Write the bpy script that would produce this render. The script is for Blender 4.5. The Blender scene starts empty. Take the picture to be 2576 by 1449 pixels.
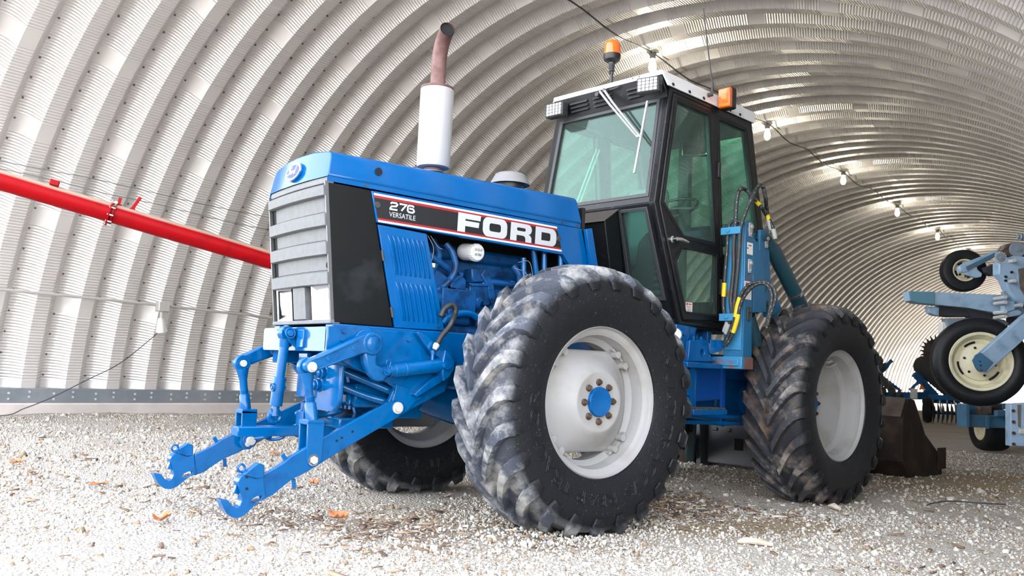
import bpy, bmesh, math, random
import numpy as np
from mathutils import Matrix, Vector
from mathutils.geometry import tessellate_polygon

random.seed(7); rng = np.random.default_rng(7)
sc = bpy.context.scene
COL = sc.collection
PI = math.pi

# ------------------------------------------------------------------ camera
CAM = Vector((4.6808, -3.5322, 0.9085))
FOCAL = 2172.1                      # pixels on a 2576 wide frame
yaw, pitch, roll = 0.8995, 0.09622, 0.04458
fwd = Vector((-math.sin(yaw)*math.cos(pitch), math.cos(yaw)*math.cos(pitch), math.sin(pitch)))
rgt = Vector((math.cos(yaw), math.sin(yaw), 0)); upv = rgt.cross(fwd)
r2 = math.cos(roll)*rgt + math.sin(roll)*upv; u2 = -math.sin(roll)*rgt + math.cos(roll)*upv
cd = bpy.data.cameras.new('camera'); cam = bpy.data.objects.new('camera', cd); COL.objects.link(cam)
cd.sensor_width = 36; cd.lens = FOCAL*36/2576; cd.clip_start = .05; cd.clip_end = 400
m = Matrix((r2, u2, -fwd)).transposed().to_4x4(); m.translation = CAM; cam.matrix_world = m
cd.dof.use_dof = True; cd.dof.focus_distance = 5.6; cd.dof.aperture_fstop = 4.0
sc.camera = cam

# ------------------------------------------------------------------ world, light, exposure
w = bpy.data.worlds.new('overcast_sky'); sc.world = w; w.use_nodes = True
wn = w.node_tree.nodes; wl = w.node_tree.links
bg = wn['Background']; bg.inputs['Strength'].default_value = 11.5
tc = wn.new('ShaderNodeTexCoord'); sx = wn.new('ShaderNodeSeparateXYZ'); rp = wn.new('ShaderNodeValToRGB')
wl.new(tc.outputs['Generated'], sx.inputs[0]); wl.new(sx.outputs['Z'], rp.inputs[0]); wl.new(rp.outputs[0], bg.inputs['Color'])
rp.color_ramp.elements[0].position = 0.0; rp.color_ramp.elements[0].color = (.97, .985, 1, 1)
rp.color_ramp.elements[1].position = .8; rp.color_ramp.elements[1].color = (.38, .43, .54, 1)
sc.view_settings.view_transform = 'Standard'; sc.view_settings.look = 'None'
sc.view_settings.exposure = -0.28; sc.view_settings.gamma = 1; sc.view_settings.use_curve_mapping = False
sc.cycles.max_bounces = 8; sc.cycles.diffuse_bounces = 6; sc.cycles.glossy_bounces = 4; sc.cycles.transparent_max_bounces = 12; sc.cycles.use_adaptive_sampling = True; sc.cycles.adaptive_threshold = .2
sc.cycles.use_denoising = True; sc.cycles.caustics_reflective = False; sc.cycles.caustics_refractive = False
sc.cycles.sample_clamp_indirect = 8

BA = 0.215                          # the shed's axis, turned against the tractor's
BM = Matrix.Translation((CAM.x, CAM.y, 0)) @ Matrix.Rotation(BA, 4, 'Z')
NEAR, FAR = 3.06, 62.0
XC, HC, RL, RR_ = -6.455, -.272, 6.767, 8.0
sun = bpy.data.lights.new('low_sun', 'SUN'); sun.energy = 36; sun.angle = .009; sun.color = (1, .95, .88)      # low, shining in through the far end
so = bpy.data.objects.new('low_sun', sun); COL.objects.link(so); so.location = BM @ Vector((10, 80, 20))
so.rotation_mode = 'QUATERNION'; so.rotation_quaternion = (BM.to_3x3() @ Vector((-.36, -.88, -.19))).to_track_quat('-Z', 'Y')

# ------------------------------------------------------------------ materials
MATS = {}
def mat(name, col, rough=.5, metal=0, coat=0, emit=None, es=1, spec=.5):
    mt = bpy.data.materials.new(name); mt.use_nodes = True; b = mt.node_tree.nodes['Principled BSDF']
    b.inputs['Base Color'].default_value = (*col, 1); b.inputs['Roughness'].default_value = rough; b.inputs['Metallic'].default_value = metal
    b.inputs['Coat Weight'].default_value = coat; b.inputs['Coat Roughness'].default_value = .12; b.inputs['Specular IOR Level'].default_value = spec
    if emit: b.inputs['Emission Color'].default_value = (*emit, 1); b.inputs['Emission Strength'].default_value = es
    MATS[name] = mt; return mt
def nodes(mt): return mt.node_tree.nodes, mt.node_tree.links, mt.node_tree.nodes['Principled BSDF']
def speckle(mt, c2, scale=9, lo=.5, hi=.7, detail=3, bump=0, bscale=60, coord='Object', rough=None):
    """noise stains of a second colour, optional fine relief"""
    n, l, b = nodes(mt); t = n.new('ShaderNodeTexCoord'); no = n.new('ShaderNodeTexNoise'); no.inputs['Scale'].default_value = scale; no.inputs['Detail'].default_value = detail
    l.new(t.outputs[coord], no.inputs['Vector']); r = n.new('ShaderNodeValToRGB'); r.color_ramp.elements[0].position = lo; r.color_ramp.elements[1].position = hi
    l.new(no.outputs['Fac'], r.inputs[0]); mx = n.new('ShaderNodeMix'); mx.data_type = 'RGBA'; mx.inputs['A'].default_value = b.inputs['Base Color'].default_value[:]; mx.inputs['B'].default_value = (*c2, 1)
    l.new(r.outputs[0], mx.inputs['Factor']); l.new(mx.outputs['Result'], b.inputs['Base Color'])
    if rough is not None:
        mr = n.new('ShaderNodeMix'); mr.inputs['A'].default_value = b.inputs['Roughness'].default_value; mr.inputs['B'].default_value = rough; l.new(r.outputs[0], mr.inputs['Factor']); l.new(mr.outputs['Result'], b.inputs['Roughness'])
    if bump:
        n2 = n.new('ShaderNodeTexNoise'); n2.inputs['Scale'].default_value = bscale; n2.inputs['Detail'].default_value = 3; l.new(t.outputs[coord], n2.inputs['Vector'])
        bp = n.new('ShaderNodeBump'); bp.inputs['Strength'].default_value = bump; bp.inputs['Distance'].default_value = .01; l.new(n2.outputs['Fac'], bp.inputs['Height']); l.new(bp.outputs[0], b.inputs['Normal'])
    return mt
speckle(mat('blue', (.0, .078, .26), .3, coat=.7, spec=.0), (.0, .068, .23), 5, .5, .75)
speckle(mat('hitch_blue', (.0, .082, .255), .34, coat=.8, spec=.0), (.0, .06, .20), 14, .5, .72, bump=.08, bscale=40)
speckle(mat('engine_blue', (.002, .055, .185), .45, spec=.3), (.001, .018, .06), 12, .45, .66, bump=.2, bscale=30)  # second tone paints the shaded parts of the engine into the blue
speckle(mat('loader_blue', (.008, .11, .235), .45, coat=.2), (.16, .06, .035), 7, .64, .7, bump=.1)
speckle(mat('loader_worn', (.03, .185, .35), .45), (.17, .075, .055), 6, .56, .63, bump=.1)
mat('rust_dark', (.016, .010, .008), .7, spec=.25); speckle(MATS['rust_dark'], (.042, .027, .019), 5, .45, .7, bump=.15)
speckle(mat('bucket_top', (.085, .06, .042), .75), (.04, .028, .02), 6, .4, .7)
speckle(mat('black_panel', (.003, .004, .0045), .42, spec=.2), (.022, .025, .028), 4, .58, .8, bump=.05, bscale=200)
speckle(mat('cab_black', (.006, .0065, .008), .38, spec=.35), (.03, .03, .035), 30, .62, .75, bump=.04, bscale=150)
mat('black', (.008, .008, .009), .45); mat('dark_void', (.004, .004, .005), .9)  # the void black stands in for shade inside holes, slots and recesses
mat('gasket', (.008, .008, .009), .6, spec=.3)
speckle(mat('grille_grey', (.135, .142, .146), .55, spec=.3), (.115, .122, .126), 25, .4, .7, bump=.08, bscale=260)
mat('decal_black', (.010, .011, .012), .5, spec=.3); mat('decal_white', (.55, .56, .57), .45); mat('decal_red', (.27, .010, .016), .45); mat('letter_grey', (.44, .46, .48), .45)
mat('white', (.55, .55, .54), .4); mat('trim_dark', (.07, .072, .075), .35, spec=.6); speckle(mat('roof_white', (.82, .825, .83), .38, coat=.2), (.7, .7, .69), 8, .6, .8)
speckle(mat('rim_white', (.31, .305, .30), .42, spec=.25), (.25, .235, .205), 5, .52, .8, bump=.02)
speckle(mat('rim_cream', (.70, .65, .46), .45), (.45, .38, .25), 8, .55, .8)
speckle(mat('muffler', (.36, .36, .365), .45), (.30, .17, .11), 9, .66, .76)
speckle(mat('rust_pipe', (.10, .045, .038), .7), (.17, .095, .085), 14, .4, .7, bump=.1)
speckle(mat('rusty_nut', (.045, .026, .017), .7), (.10, .062, .038), 40, .45, .7)
mat('chrome', (.75, .76, .78), .15, 1); mat('steel', (.55, .56, .58), .35, 1); mat('zinc', (.70, .70, .69), .45, .4)
mat('pale_pin', (.42, .42, .41), .45); mat('keeper', (.30, .30, .29), .5); mat('wire_grey', (.20, .21, .22), .6); mat('disc_pale', (.10, .105, .11), .3, .5)
speckle(mat('rubber_hose', (.016, .017, .018), .55), (.05, .05, .05), 30, .55, .8)
mat('hose_print', (.26, .27, .28), .6); mat('yellow', (.62, .46, .01), .5); mat('yellow_cream', (.70, .68, .35), .5)
mat('orange_lens', (.85, .13, .008), .18, coat=.6); mat('orange_bright', (.95, .22, .02), .3)
mat('lamp_white', (.90, .92, .95), .12, coat=.8); mat('plastic', (.03, .032, .035), .5); mat('plastic_grey', (.22, .215, .21), .6)  # lamp lenses are opaque white: the bright reflection is put into their colour
mat('interior', (.05, .055, .058), .7); mat('seat_grey', (.16, .18, .19), .8)
mat('mirror', (.85, .87, .88), .04, 1)
speckle(mat('auger_red', (.28, .002, .005), .45, spec=.1), (.38, .004, .01), 6, .5, .7)
mat('sticker', (.72, .70, .66), .5); mat('sticker_red', (.55, .05, .04), .5)
speckle(mat('implement_blue', (.05, .16, .28), .5), (.09, .10, .11), 7, .5, .75, bump=.08)
speckle(mat('implement_pale', (.33, .47, .63), .38, coat=.2), (.20, .30, .42), 9, .5, .75)
speckle(mat('implement_brown', (.17, .13, .115), .65), (.10, .075, .06), 14, .45, .7)
speckle(mat('harrow_blue', (.01, .10, .27), .45), (.006, .05, .14), 5, .5, .7)
mat('disc_steel', (.55, .57, .6), .3, .9); mat('wire', (.045, .045, .048), .6)
speckle(mat('leaf', (.42, .15, .055), .7), (.55, .25, .11), 30, .4, .7)
speckle(mat('wood', (.62, .56, .47), .8), (.45, .35, .24), 20, .4, .7)
speckle(mat('concrete', (.50, .46, .43), .85), (.62, .56, .53), 2.2, .4, .7, bump=.2, bscale=25)
speckle(mat('base_steel', (.22, .245, .27), .5, .3), (.30, .32, .34), 2.5, .4, .7)
mat('conduit', (.52, .50, .47), .5, .3)
speckle(mat('bolt_dark', (.10, .09, .08), .6), (.16, .14, .12), 4, .4, .6)

def glass(name, tint, refl=.09, haze=.0):
    mt = bpy.data.materials.new(name); mt.use_nodes = True; n = mt.node_tree.nodes; l = mt.node_tree.links; n.clear()
    o = n.new('ShaderNodeOutputMaterial'); tr = n.new('ShaderNodeBsdfTransparent'); tr.inputs[0].default_value = (*tint, 1)
    g = n.new('ShaderNodeBsdfGlossy'); g.inputs['Roughness'].default_value = .015; g.inputs['Color'].default_value = (.9, 1, .96, 1)
    df = n.new('ShaderNodeBsdfDiffuse'); df.inputs[0].default_value = (.75, .8, .78, 1)
    lf = n.new('ShaderNodeLayerWeight'); lf.inputs[0].default_value = .5; lw = n.new('ShaderNodeMath'); lw.operation = 'POWER'; lw.inputs[1].default_value = 5.0; l.new(lf.outputs['Facing'], lw.inputs[0]); ad = n.new('ShaderNodeMath'); ad.operation = 'MULTIPLY_ADD'; ad.inputs[1].default_value = .7; ad.inputs[2].default_value = refl
    l.new(lw.outputs[0], ad.inputs[0]); m1 = n.new('ShaderNodeMixShader'); m1.inputs[0].default_value = haze; l.new(tr.outputs[0], m1.inputs[1]); l.new(df.outputs[0], m1.inputs[2])
    m2 = n.new('ShaderNodeMixShader'); l.new(ad.outputs[0], m2.inputs[0]); l.new(m1.outputs[0], m2.inputs[1]); l.new(g.outputs[0], m2.inputs[2]); l.new(m2.outputs[0], o.inputs[0])
    MATS[name] = mt
glass('cab_glass', (.68, .93, .85), .03, .03); glass('dark_glass', (.40, .66, .62), .02, .03)

def rubber(name, dust, dust2, amount, lo, bloom=(.09, .10, .125), d0=.44):
    """tyre rubber, dusty on the tread (large radius about the wheel's own axle), speckled on the wall"""
    mt = mat(name, (.008, .009, .011), .55, spec=.22); n, l, b = nodes(mt)
    t = n.new('ShaderNodeTexCoord'); s = n.new('ShaderNodeSeparateXYZ'); l.new(t.outputs['Object'], s.inputs[0])
    def mth(op, a, c=None):
        q = n.new('ShaderNodeMath'); q.operation = op
        for i, v in enumerate((a, c)):
            if v is None: continue
            if isinstance(v, (int, float)): q.inputs[i].default_value = v
            else: l.new(v, q.inputs[i])
        return q.outputs[0]
    r = mth('SQRT', mth('ADD', mth('MULTIPLY', s.outputs['Y'], s.outputs['Y']), mth('MULTIPLY', s.outputs['Z'], s.outputs['Z'])))
    mr = n.new('ShaderNodeMapRange'); mr.inputs[1].default_value = lo; mr.inputs[2].default_value = lo+.07; l.new(r, mr.inputs[0])
    n1 = n.new('ShaderNodeTexNoise'); n1.inputs['Scale'].default_value = 7; n1.inputs['Detail'].default_value = 5; n1.inputs['Roughness'].default_value = .68; l.new(t.outputs['Object'], n1.inputs[0])
    r1 = n.new('ShaderNodeValToRGB'); r1.color_ramp.elements[0].position = d0; r1.color_ramp.elements[1].position = d0+.18; l.new(n1.outputs['Fac'], r1.inputs[0])
    n2 = n.new('ShaderNodeTexNoise'); n2.inputs['Scale'].default_value = 70; n2.inputs['Detail'].default_value = 3; l.new(t.outputs['Object'], n2.inputs[0])
    r3 = n.new('ShaderNodeValToRGB'); r3.color_ramp.elements[0].position = .66; r3.color_ramp.elements[1].position = .74; l.new(n2.outputs['Fac'], r3.inputs[0])
    fac = mth('MAXIMUM', mth('MULTIPLY', mth('MULTIPLY', mr.outputs[0], r1.outputs[0]), amount), mth('MULTIPLY', r3.outputs[0], .28))
    cmx = n.new('ShaderNodeMix'); cmx.data_type = 'RGBA'; cmx.inputs['A'].default_value = (*dust, 1); cmx.inputs['B'].default_value = (*dust2, 1)
    n3 = n.new('ShaderNodeTexNoise'); n3.inputs['Scale'].default_value = 2.6; l.new(t.outputs['Object'], n3.inputs[0]); r4 = n.new('ShaderNodeValToRGB'); r4.color_ramp.elements[0].position = .45; r4.color_ramp.elements[1].position = .58; l.new(n3.outputs['Fac'], r4.inputs[0]); l.new(r4.outputs[0], cmx.inputs['Factor'])
    # worn greyish bloom over the tread
    bm_ = n.new('ShaderNodeMix'); bm_.data_type = 'RGBA'; bm_.inputs['A'].default_value = (.008, .009, .011, 1); bm_.inputs['B'].default_value = (*bloom, 1); l.new(mth('MULTIPLY', mr.outputs[0], .9), bm_.inputs['Factor'])
    mx = n.new('ShaderNodeMix'); mx.data_type = 'RGBA'; l.new(fac, mx.inputs['Factor']); l.new(bm_.outputs['Result'], mx.inputs['A']); l.new(cmx.outputs['Result'], mx.inputs['B']); l.new(mx.outputs['Result'], b.inputs['Base Color'])
    rr = n.new('ShaderNodeMix'); rr.inputs['A'].default_value = .42; rr.inputs['B'].default_value = .85; l.new(fac, rr.inputs['Factor']); l.new(rr.outputs['Result'], b.inputs['Roughness'])
    bp = n.new('ShaderNodeBump'); bp.inputs['Strength'].default_value = .35; bp.inputs['Distance'].default_value = .006; l.new(n2.outputs['Fac'], bp.inputs['Height']); l.new(bp.outputs[0], b.inputs['Normal'])
rubber('rubber_white_dust', (.33, .33, .325), (.27, .26, .24), 1.0, .69, (.062, .070, .09), .455)
rubber('rubber_brown_dust', (.17, .115, .075), (.33, .29, .25), .8, .70, (.042, .044, .052), .48)
rubber('rubber_plain', (.06, .06, .06), (.06, .06, .06), .2, 5)

def galvanised():
    mt = mat('galvanised', (.50, .475, .445), .44, .55); n, l, b = nodes(mt)
    uv = n.new('ShaderNodeUVMap'); s = n.new('ShaderNodeSeparateXYZ'); l.new(uv.outputs[0], s.inputs[0])
    def mth(op, a, c=None):
        q = n.new('ShaderNodeMath'); q.operation = op
        for i, v in enumerate((a, c)):
            if v is None: continue
            if isinstance(v, (int, float)): q.inputs[i].default_value = v
            else: l.new(v, q.inputs[i])
        return q.outputs[0]
    wave = mth('SINE', mth('MULTIPLY', s.outputs['Y'], 2*PI/.042))
    # sheets lie flat, uncrimped, at their lapped ends (v runs 0..1 along U of the sheet in a second map)
    u2_ = n.new('ShaderNodeUVMap'); u2_.uv_map = 'lap'; s2 = n.new('ShaderNodeSeparateXYZ'); l.new(u2_.outputs[0], s2.inputs[0])
    lap = mth('GREATER_THAN', s2.outputs['Y'], .13)
    h = mth('MULTIPLY', wave, lap)
    bp = n.new('ShaderNodeBump'); bp.inputs['Strength'].default_value = 1; bp.inputs['Distance'].default_value = .0035; l.new(h, bp.inputs['Height']); l.new(bp.outputs[0], b.inputs['Normal'])
    t = n.new('ShaderNodeTexCoord'); no = n.new('ShaderNodeTexNoise'); no.inputs['Scale'].default_value = 1.7; no.inputs['Detail'].default_value = 2; l.new(t.outputs['Object'], no.inputs[0])
    mx = n.new('ShaderNodeMix'); mx.data_type = 'RGBA'; mx.inputs['A'].default_value = (.77, .74, .71, 1); mx.inputs['B'].default_value = (.83, .805, .78, 1); l.new(no.outputs['Fac'], mx.inputs['Factor']); l.new(mx.outputs['Result'], b.inputs['Base Color'])
galvanised()

TAN = (.34, .245, .135); BARK = (.20, .15, .115)
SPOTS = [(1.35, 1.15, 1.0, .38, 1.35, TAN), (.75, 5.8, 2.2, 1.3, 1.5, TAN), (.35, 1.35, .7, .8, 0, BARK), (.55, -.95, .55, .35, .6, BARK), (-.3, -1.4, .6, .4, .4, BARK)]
def gravel_ground():
    mt = mat('gravel_ground', (.6, .56, .5), .9, spec=.2); n, l, b = nodes(mt)
    t = n.new('ShaderNodeTexCoord')
    def noise(s, d=6, r=.6):
        q = n.new('ShaderNodeTexNoise'); q.inputs['Scale'].default_value = s; q.inputs['Detail'].default_value = d; q.inputs['Roughness'].default_value = r; l.new(t.outputs['Object'], q.inputs[0]); return q.outputs['Fac']
    def ramp(v, a, c):
        q = n.new('ShaderNodeValToRGB'); q.color_ramp.elements[0].position = a; q.color_ramp.elements[1].position = c; l.new(v, q.inputs[0]); return q.outputs[0]
    def mix(f, a, c):
        q = n.new('ShaderNodeMix'); q.data_type = 'RGBA'
        if isinstance(f, float): q.inputs['Factor'].default_value = f
        else: l.new(f, q.inputs['Factor'])
        for k, v in (('A', a), ('B', c)):
            if isinstance(v, tuple): q.inputs[k].default_value = (*v, 1)
            else: l.new(v, q.inputs[k])
        return q.outputs['Result']
    vo = n.new('ShaderNodeTexVoronoi'); vo.inputs['Scale'].default_value = 60; l.new(t.outputs['Object'], vo.inputs[0])
    c0 = mix(ramp(noise(1.1, 2), .35, .7), (.53, .495, .44), (.465, .415, .345))
    c1 = mix(ramp(noise(.55, 3), .56, .68), c0, (.40, .30, .19))
    c2 = mix(ramp(noise(3.5, 4, .7), .60, .72), c1, (.22, .155, .11))
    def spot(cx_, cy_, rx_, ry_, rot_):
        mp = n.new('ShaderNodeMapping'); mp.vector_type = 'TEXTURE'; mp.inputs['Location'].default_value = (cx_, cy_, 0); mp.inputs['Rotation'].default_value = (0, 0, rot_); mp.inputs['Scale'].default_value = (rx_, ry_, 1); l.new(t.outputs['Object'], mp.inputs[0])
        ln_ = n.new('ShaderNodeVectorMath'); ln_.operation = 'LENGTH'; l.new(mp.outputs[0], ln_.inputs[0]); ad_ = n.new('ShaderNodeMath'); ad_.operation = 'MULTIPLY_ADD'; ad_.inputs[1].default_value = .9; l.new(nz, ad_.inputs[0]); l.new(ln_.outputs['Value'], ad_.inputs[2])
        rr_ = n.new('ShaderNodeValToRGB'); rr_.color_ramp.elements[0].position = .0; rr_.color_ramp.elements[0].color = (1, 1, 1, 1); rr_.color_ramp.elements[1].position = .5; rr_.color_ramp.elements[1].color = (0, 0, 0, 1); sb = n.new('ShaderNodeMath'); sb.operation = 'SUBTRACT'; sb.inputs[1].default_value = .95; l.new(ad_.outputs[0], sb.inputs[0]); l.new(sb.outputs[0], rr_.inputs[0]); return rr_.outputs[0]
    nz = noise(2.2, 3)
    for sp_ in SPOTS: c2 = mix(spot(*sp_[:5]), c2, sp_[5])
    c3 = mix(ramp(vo.outputs['Distance'], .35, 1.1), c2, (.46, .405, .335))
    l.new(c3, b.inputs['Base Color'])
    bp = n.new('ShaderNodeBump'); bp.inputs['Strength'].default_value = .9; bp.inputs['Distance'].default_value = .02; bp.invert = True; l.new(vo.outputs['Distance'], bp.inputs['Height']); l.new(bp.outputs[0], b.inputs['Normal'])
gravel_ground()
def stone_mat(name, cols):
    mt = mat(name, cols[0], .9, spec=.2); n, l, b = nodes(mt)
    a = n.new('ShaderNodeAttribute'); a.attribute_name = 'tone'; r = n.new('ShaderNodeValToRGB'); r.color_ramp.interpolation = 'CONSTANT'
    for i, (p_, c) in enumerate(cols):
        e = r.color_ramp.elements[i] if i < 2 else r.color_ramp.elements.new(p_)
        e.position = p_; e.color = (*c, 1)
    l.new(a.outputs['Fac'], r.inputs[0]); l.new(r.outputs[0], b.inputs['Base Color'])
def stone_mat2(name, cols):
    mt = mat(name, cols[0][1], .9, spec=.2); n, l, b = nodes(mt)
    a = n.new('ShaderNodeAttribute'); a.attribute_name = 'tone'; r = n.new('ShaderNodeValToRGB'); r.color_ramp.interpolation = 'CONSTANT'
    el = r.color_ramp.elements; el[0].position = cols[0][0]; el[0].color = (*cols[0][1], 1); el[1].position = cols[1][0]; el[1].color = (*cols[1][1], 1)
    for p_, c in cols[2:]: e = el.new(p_); e.color = (*c, 1)
    l.new(a.outputs['Fac'], r.inputs[0]); l.new(r.outputs[0], b.inputs['Base Color'])
stone_mat2('stone', [(0, (.53, .50, .45)), (.42, (.465, .42, .36)), (.68, (.39, .335, .265)), (.83, (.30, .275, .25)), (.92, (.27, .195, .125))])
stone_mat2('chips', [(0, (.20, .13, .085)), (.4, (.36, .26, .17)), (.7, (.58, .50, .40)), (.88, (.12, .08, .06))])

# ------------------------------------------------------------------ mesh helpers
class MB:
    def __init__(s): s.v = []; s.f = []
    def add(s, v, f):
        o = len(s.v); s.v += [tuple(p) for p in v]; s.f += [tuple(i+o for i in q) for q in f]; return s
    def box(s, x0, x1, y0, y1, z0, z1, M=None):
        v = [(x, y, z) for x in (x0, x1) for y in (y0, y1) for z in (z0, z1)]
        if M: v = [M @ Vector(p) for p in v]
        return s.add(v, [(0, 1, 3, 2), (4, 6, 7, 5), (0, 4, 5, 1), (2, 3, 7, 6), (0, 2, 6, 4), (1, 5, 7, 3)])
    def bar(s, p, q, wd, h, up=(0, 0, 1)):
        p, q = Vector(p), Vector(q); d = (q-p).normalized(); sd = d.cross(Vector(up)).normalized(); u = sd.cross(d)
        v = [e + sd*(a*wd/2) + u*(b*h/2) for e in (p, q) for a, b in ((-1, -1), (1, -1), (1, 1), (-1, 1))]
        return s.add(v, [(0, 1, 2, 3), (7, 6, 5, 4), (0, 4, 5, 1), (1, 5, 6, 2), (2, 6, 7, 3), (3, 7, 4, 0)])
    def slab(s, pts, vec, holes=()):
        """flat outline extruded by a vector, holes cut through"""
        loops = [[Vector(p) for p in pts]] + [[Vector(p) for p in h] for h in holes]; vec = Vector(vec)
        flat = [p for lp in loops for p in lp]; tri = tessellate_polygon(loops); n = len(flat)
        f = [tuple(t) for t in tri] + [tuple(i+n for i in reversed(t)) for t in tri]; o = 0
        for lp in loops:
            k = len(lp)
            for i in range(k): a, b = o+i, o+(i+1) % k; f.append((a, b, b+n, a+n))
            o += k
        return s.add(flat + [p+vec for p in flat], f)
    def prism(s, poly, ax, a, b, holes=()):
        def up(p): return {'x': (a, p[0], p[1]), 'y': (p[0], a, p[1]), 'z': (p[0], p[1], a)}[ax]
        vec = {'x': (b-a, 0, 0), 'y': (0, b-a, 0), 'z': (0, 0, b-a)}[ax]
        return s.slab([up(p) for p in poly], vec, [[up(p) for p in h] for h in holes])
    def tube(s, pts, r, n=10, caps=True, closed=False):
        pts = [Vector(p) for p in pts]; k = len(pts); rs = r if isinstance(r, (list, tuple)) else [r]*k
        tg = []
        for i in range(k):
            a = pts[(i-1) % k] if closed or i else pts[0]; b = pts[(i+1) % k] if closed or i < k-1 else pts[-1]
            tg.append((b-a).normalized())
        u = Vector((0, 0, 1)) if abs(tg[0].z) < .9 else Vector((1, 0, 0)); u = (u - tg[0]*u.dot(tg[0])).normalized(); o = len(s.v)
        for i in range(k):
            u = (u - tg[i]*u.dot(tg[i])).normalized(); w_ = tg[i].cross(u)
            for j in range(n):
                a = 2*PI*j/n; s.v.append(tuple(pts[i] + (u*math.cos(a) + w_*math.sin(a))*rs[i]))
        for i in range(k if closed else k-1):
            for j in range(n):
                a, b = o+i*n+j, o+i*n+(j+1) % n; c_, d_ = o+((i+1) % k)*n+(j+1) % n, o+((i+1) % k)*n+j; s.f.append((a, b, c_, d_))
        if caps and not closed: s.f.append(tuple(o+j for j in reversed(range(n)))); s.f.append(tuple(o+(k-1)*n+j for j in range(n)))
        return s
    def cyl(s, p, q, r, n=16, rb=None): return s.tube([p, q], [r, r if rb is None else rb], n)
    def lathe(s, prof, o=(0, 0, 0), ax=(0, 0, 1), n=32, close=False):
        """prof: (radius, height along ax)"""
        ax = Vector(ax).normalized(); u = Vector((0, 0, 1)) if abs(ax.z) < .9 else Vector((0, -1, 0)); u = (u-ax*u.dot(ax)).normalized(); w_ = ax.cross(u); o = Vector(o); b = len(s.v); k = len(prof)
        for r, h in prof:
            for j in range(n):
                a = 2*PI*j/n; s.v.append(tuple(o + ax*h + (u*math.cos(a)+w_*math.sin(a))*r))
        for i in range(k if close else k-1):
            for j in range(n):
                i2 = (i+1) % k; s.f.append((b+i*n+j, b+i*n+(j+1) % n, b+i2*n+(j+1) % n, b+i2*n+j))
        if not close:
            if prof[0][0] > 1e-5 and prof[0][1] != prof[-1][1] or len(prof) == 2: pass
        return s
    def ring(s, c, ax, R, r, n=24, m_=8):
        ax = Vector(ax).normalized(); u = Vector((0, 0, 1)) if abs(ax.z) < .9 else Vector((1, 0, 0)); u = (u-ax*u.dot(ax)).normalized(); w_ = ax.cross(u); c = Vector(c)
        return s.tube([c + (u*math.cos(2*PI*i/n)+w_*math.sin(2*PI*i/n))*R for i in range(n)], r, m_, closed=True)
    def mirror(s):
        t = MB(); t.v = [(-x, y, z) for x, y, z in s.v]; t.f = [tuple(reversed(q)) for q in s.f]; return t
    def xf(s, M): s.v = [tuple(M @ Vector(p)) for p in s.v]; return s
def smooth_path(pts, k=6):
    """Catmull-Rom through the points"""
    P = [Vector(p) for p in pts]; P = [P[0]*2-P[1]] + P + [P[-1]*2-P[-2]]; out = []
    for i in range(1, len(P)-2):
        for j in range(k):
            t = j/k; a, b, c, d = P[i-1], P[i], P[i+1], P[i+2]
            out.append(.5*((2*b)+(c-a)*t+(2*a-5*b+4*c-d)*t*t+(3*b-a-3*c+d)*t**3))
    return out+[P[-2]]
def circle2(c, r, n=14, ry=None): return [(c[0]+r*math.cos(2*PI*i/n), c[1]+(ry or r)*math.sin(2*PI*i/n)) for i in range(n)]
DEL = .1028; REAR = Matrix.Translation((0, 1.3254, 0)) @ Matrix.Rotation(DEL, 4, 'Z') @ Matrix.Translation((0, -1.3254, 0))
def mesh_of(mb, name, sharp=35, fix=True):
    me = bpy.data.meshes.new(name); me.from_pydata(mb.v, [], mb.f)
    if fix:
        b = bmesh.new(); b.from_mesh(me); bmesh.ops.recalc_face_normals(b, faces=b.faces); b.to_mesh(me); b.free()
    me.polygons.foreach_set('use_smooth', [True]*len(me.polygons)); me.set_sharp_from_angle(angle=math.radians(sharp)); return me
def clusters(mb, gap=.004):
    """pieces of a mesh that neither share vertices nor touch"""
    par = list(range(len(mb.v)))
    def fd(i):
        while par[i] != i: par[i] = par[par[i]]; i = par[i]
        return i
    for f in mb.f:
        a = fd(f[0])
        for j in f[1:]: par[fd(j)] = a
    isl = {}
    for i in range(len(mb.v)): isl.setdefault(fd(i), []).append(i)
    keys = list(isl)
    if len(keys) == 1 or len(keys) > 80: return [mb]
    V = np.array(mb.v); bx_ = [(V[isl[k]].min(0)-gap, V[isl[k]].max(0)+gap) for k in keys]; g = list(range(len(keys)))
    def gf(i):
        while g[i] != i: i = g[i]
        return i
    for i in range(len(keys)):
        for j in range(i):
            if (bx_[i][0] <= bx_[j][1]).all() and (bx_[j][0] <= bx_[i][1]).all(): g[gf(i)] = gf(j)
    root = {k: gf(i) for i, k in enumerate(keys)}; out = {}
    vmap = {}
    for i in range(len(mb.v)): t = out.setdefault(root[fd(i)], MB()); vmap[i] = len(t.v); t.v.append(mb.v[i])
    for f in mb.f: out[root[fd(f[0])]].f.append(tuple(vmap[i] for i in f))
    return list(out.values())
def build(name, mb, mt, parent=None, bevel=0, rear=False, sharp=35, label=None, seg=2, split=True):
    if rear: mb.xf(REAR)
    if split and parent is not None and len(mb.v) < 6000:
        cl = clusters(mb)
        if len(cl) > 1: return [build(name, c, mt, parent, bevel, False, sharp, label, seg, False) for c in cl][0]
    o = bpy.data.objects.new(name, mesh_of(mb, name, sharp)); COL.objects.link(o); o.data.materials.append(MATS[mt]); o.parent = parent
    if bevel:
        bv = o.modifiers.new('soft_edges', 'BEVEL'); bv.width = bevel; bv.segments = seg; bv.limit_method = 'ANGLE'; bv.angle_limit = math.radians(40); bv.harden_normals = False
    if label: o['label'] = label
    return o
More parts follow.
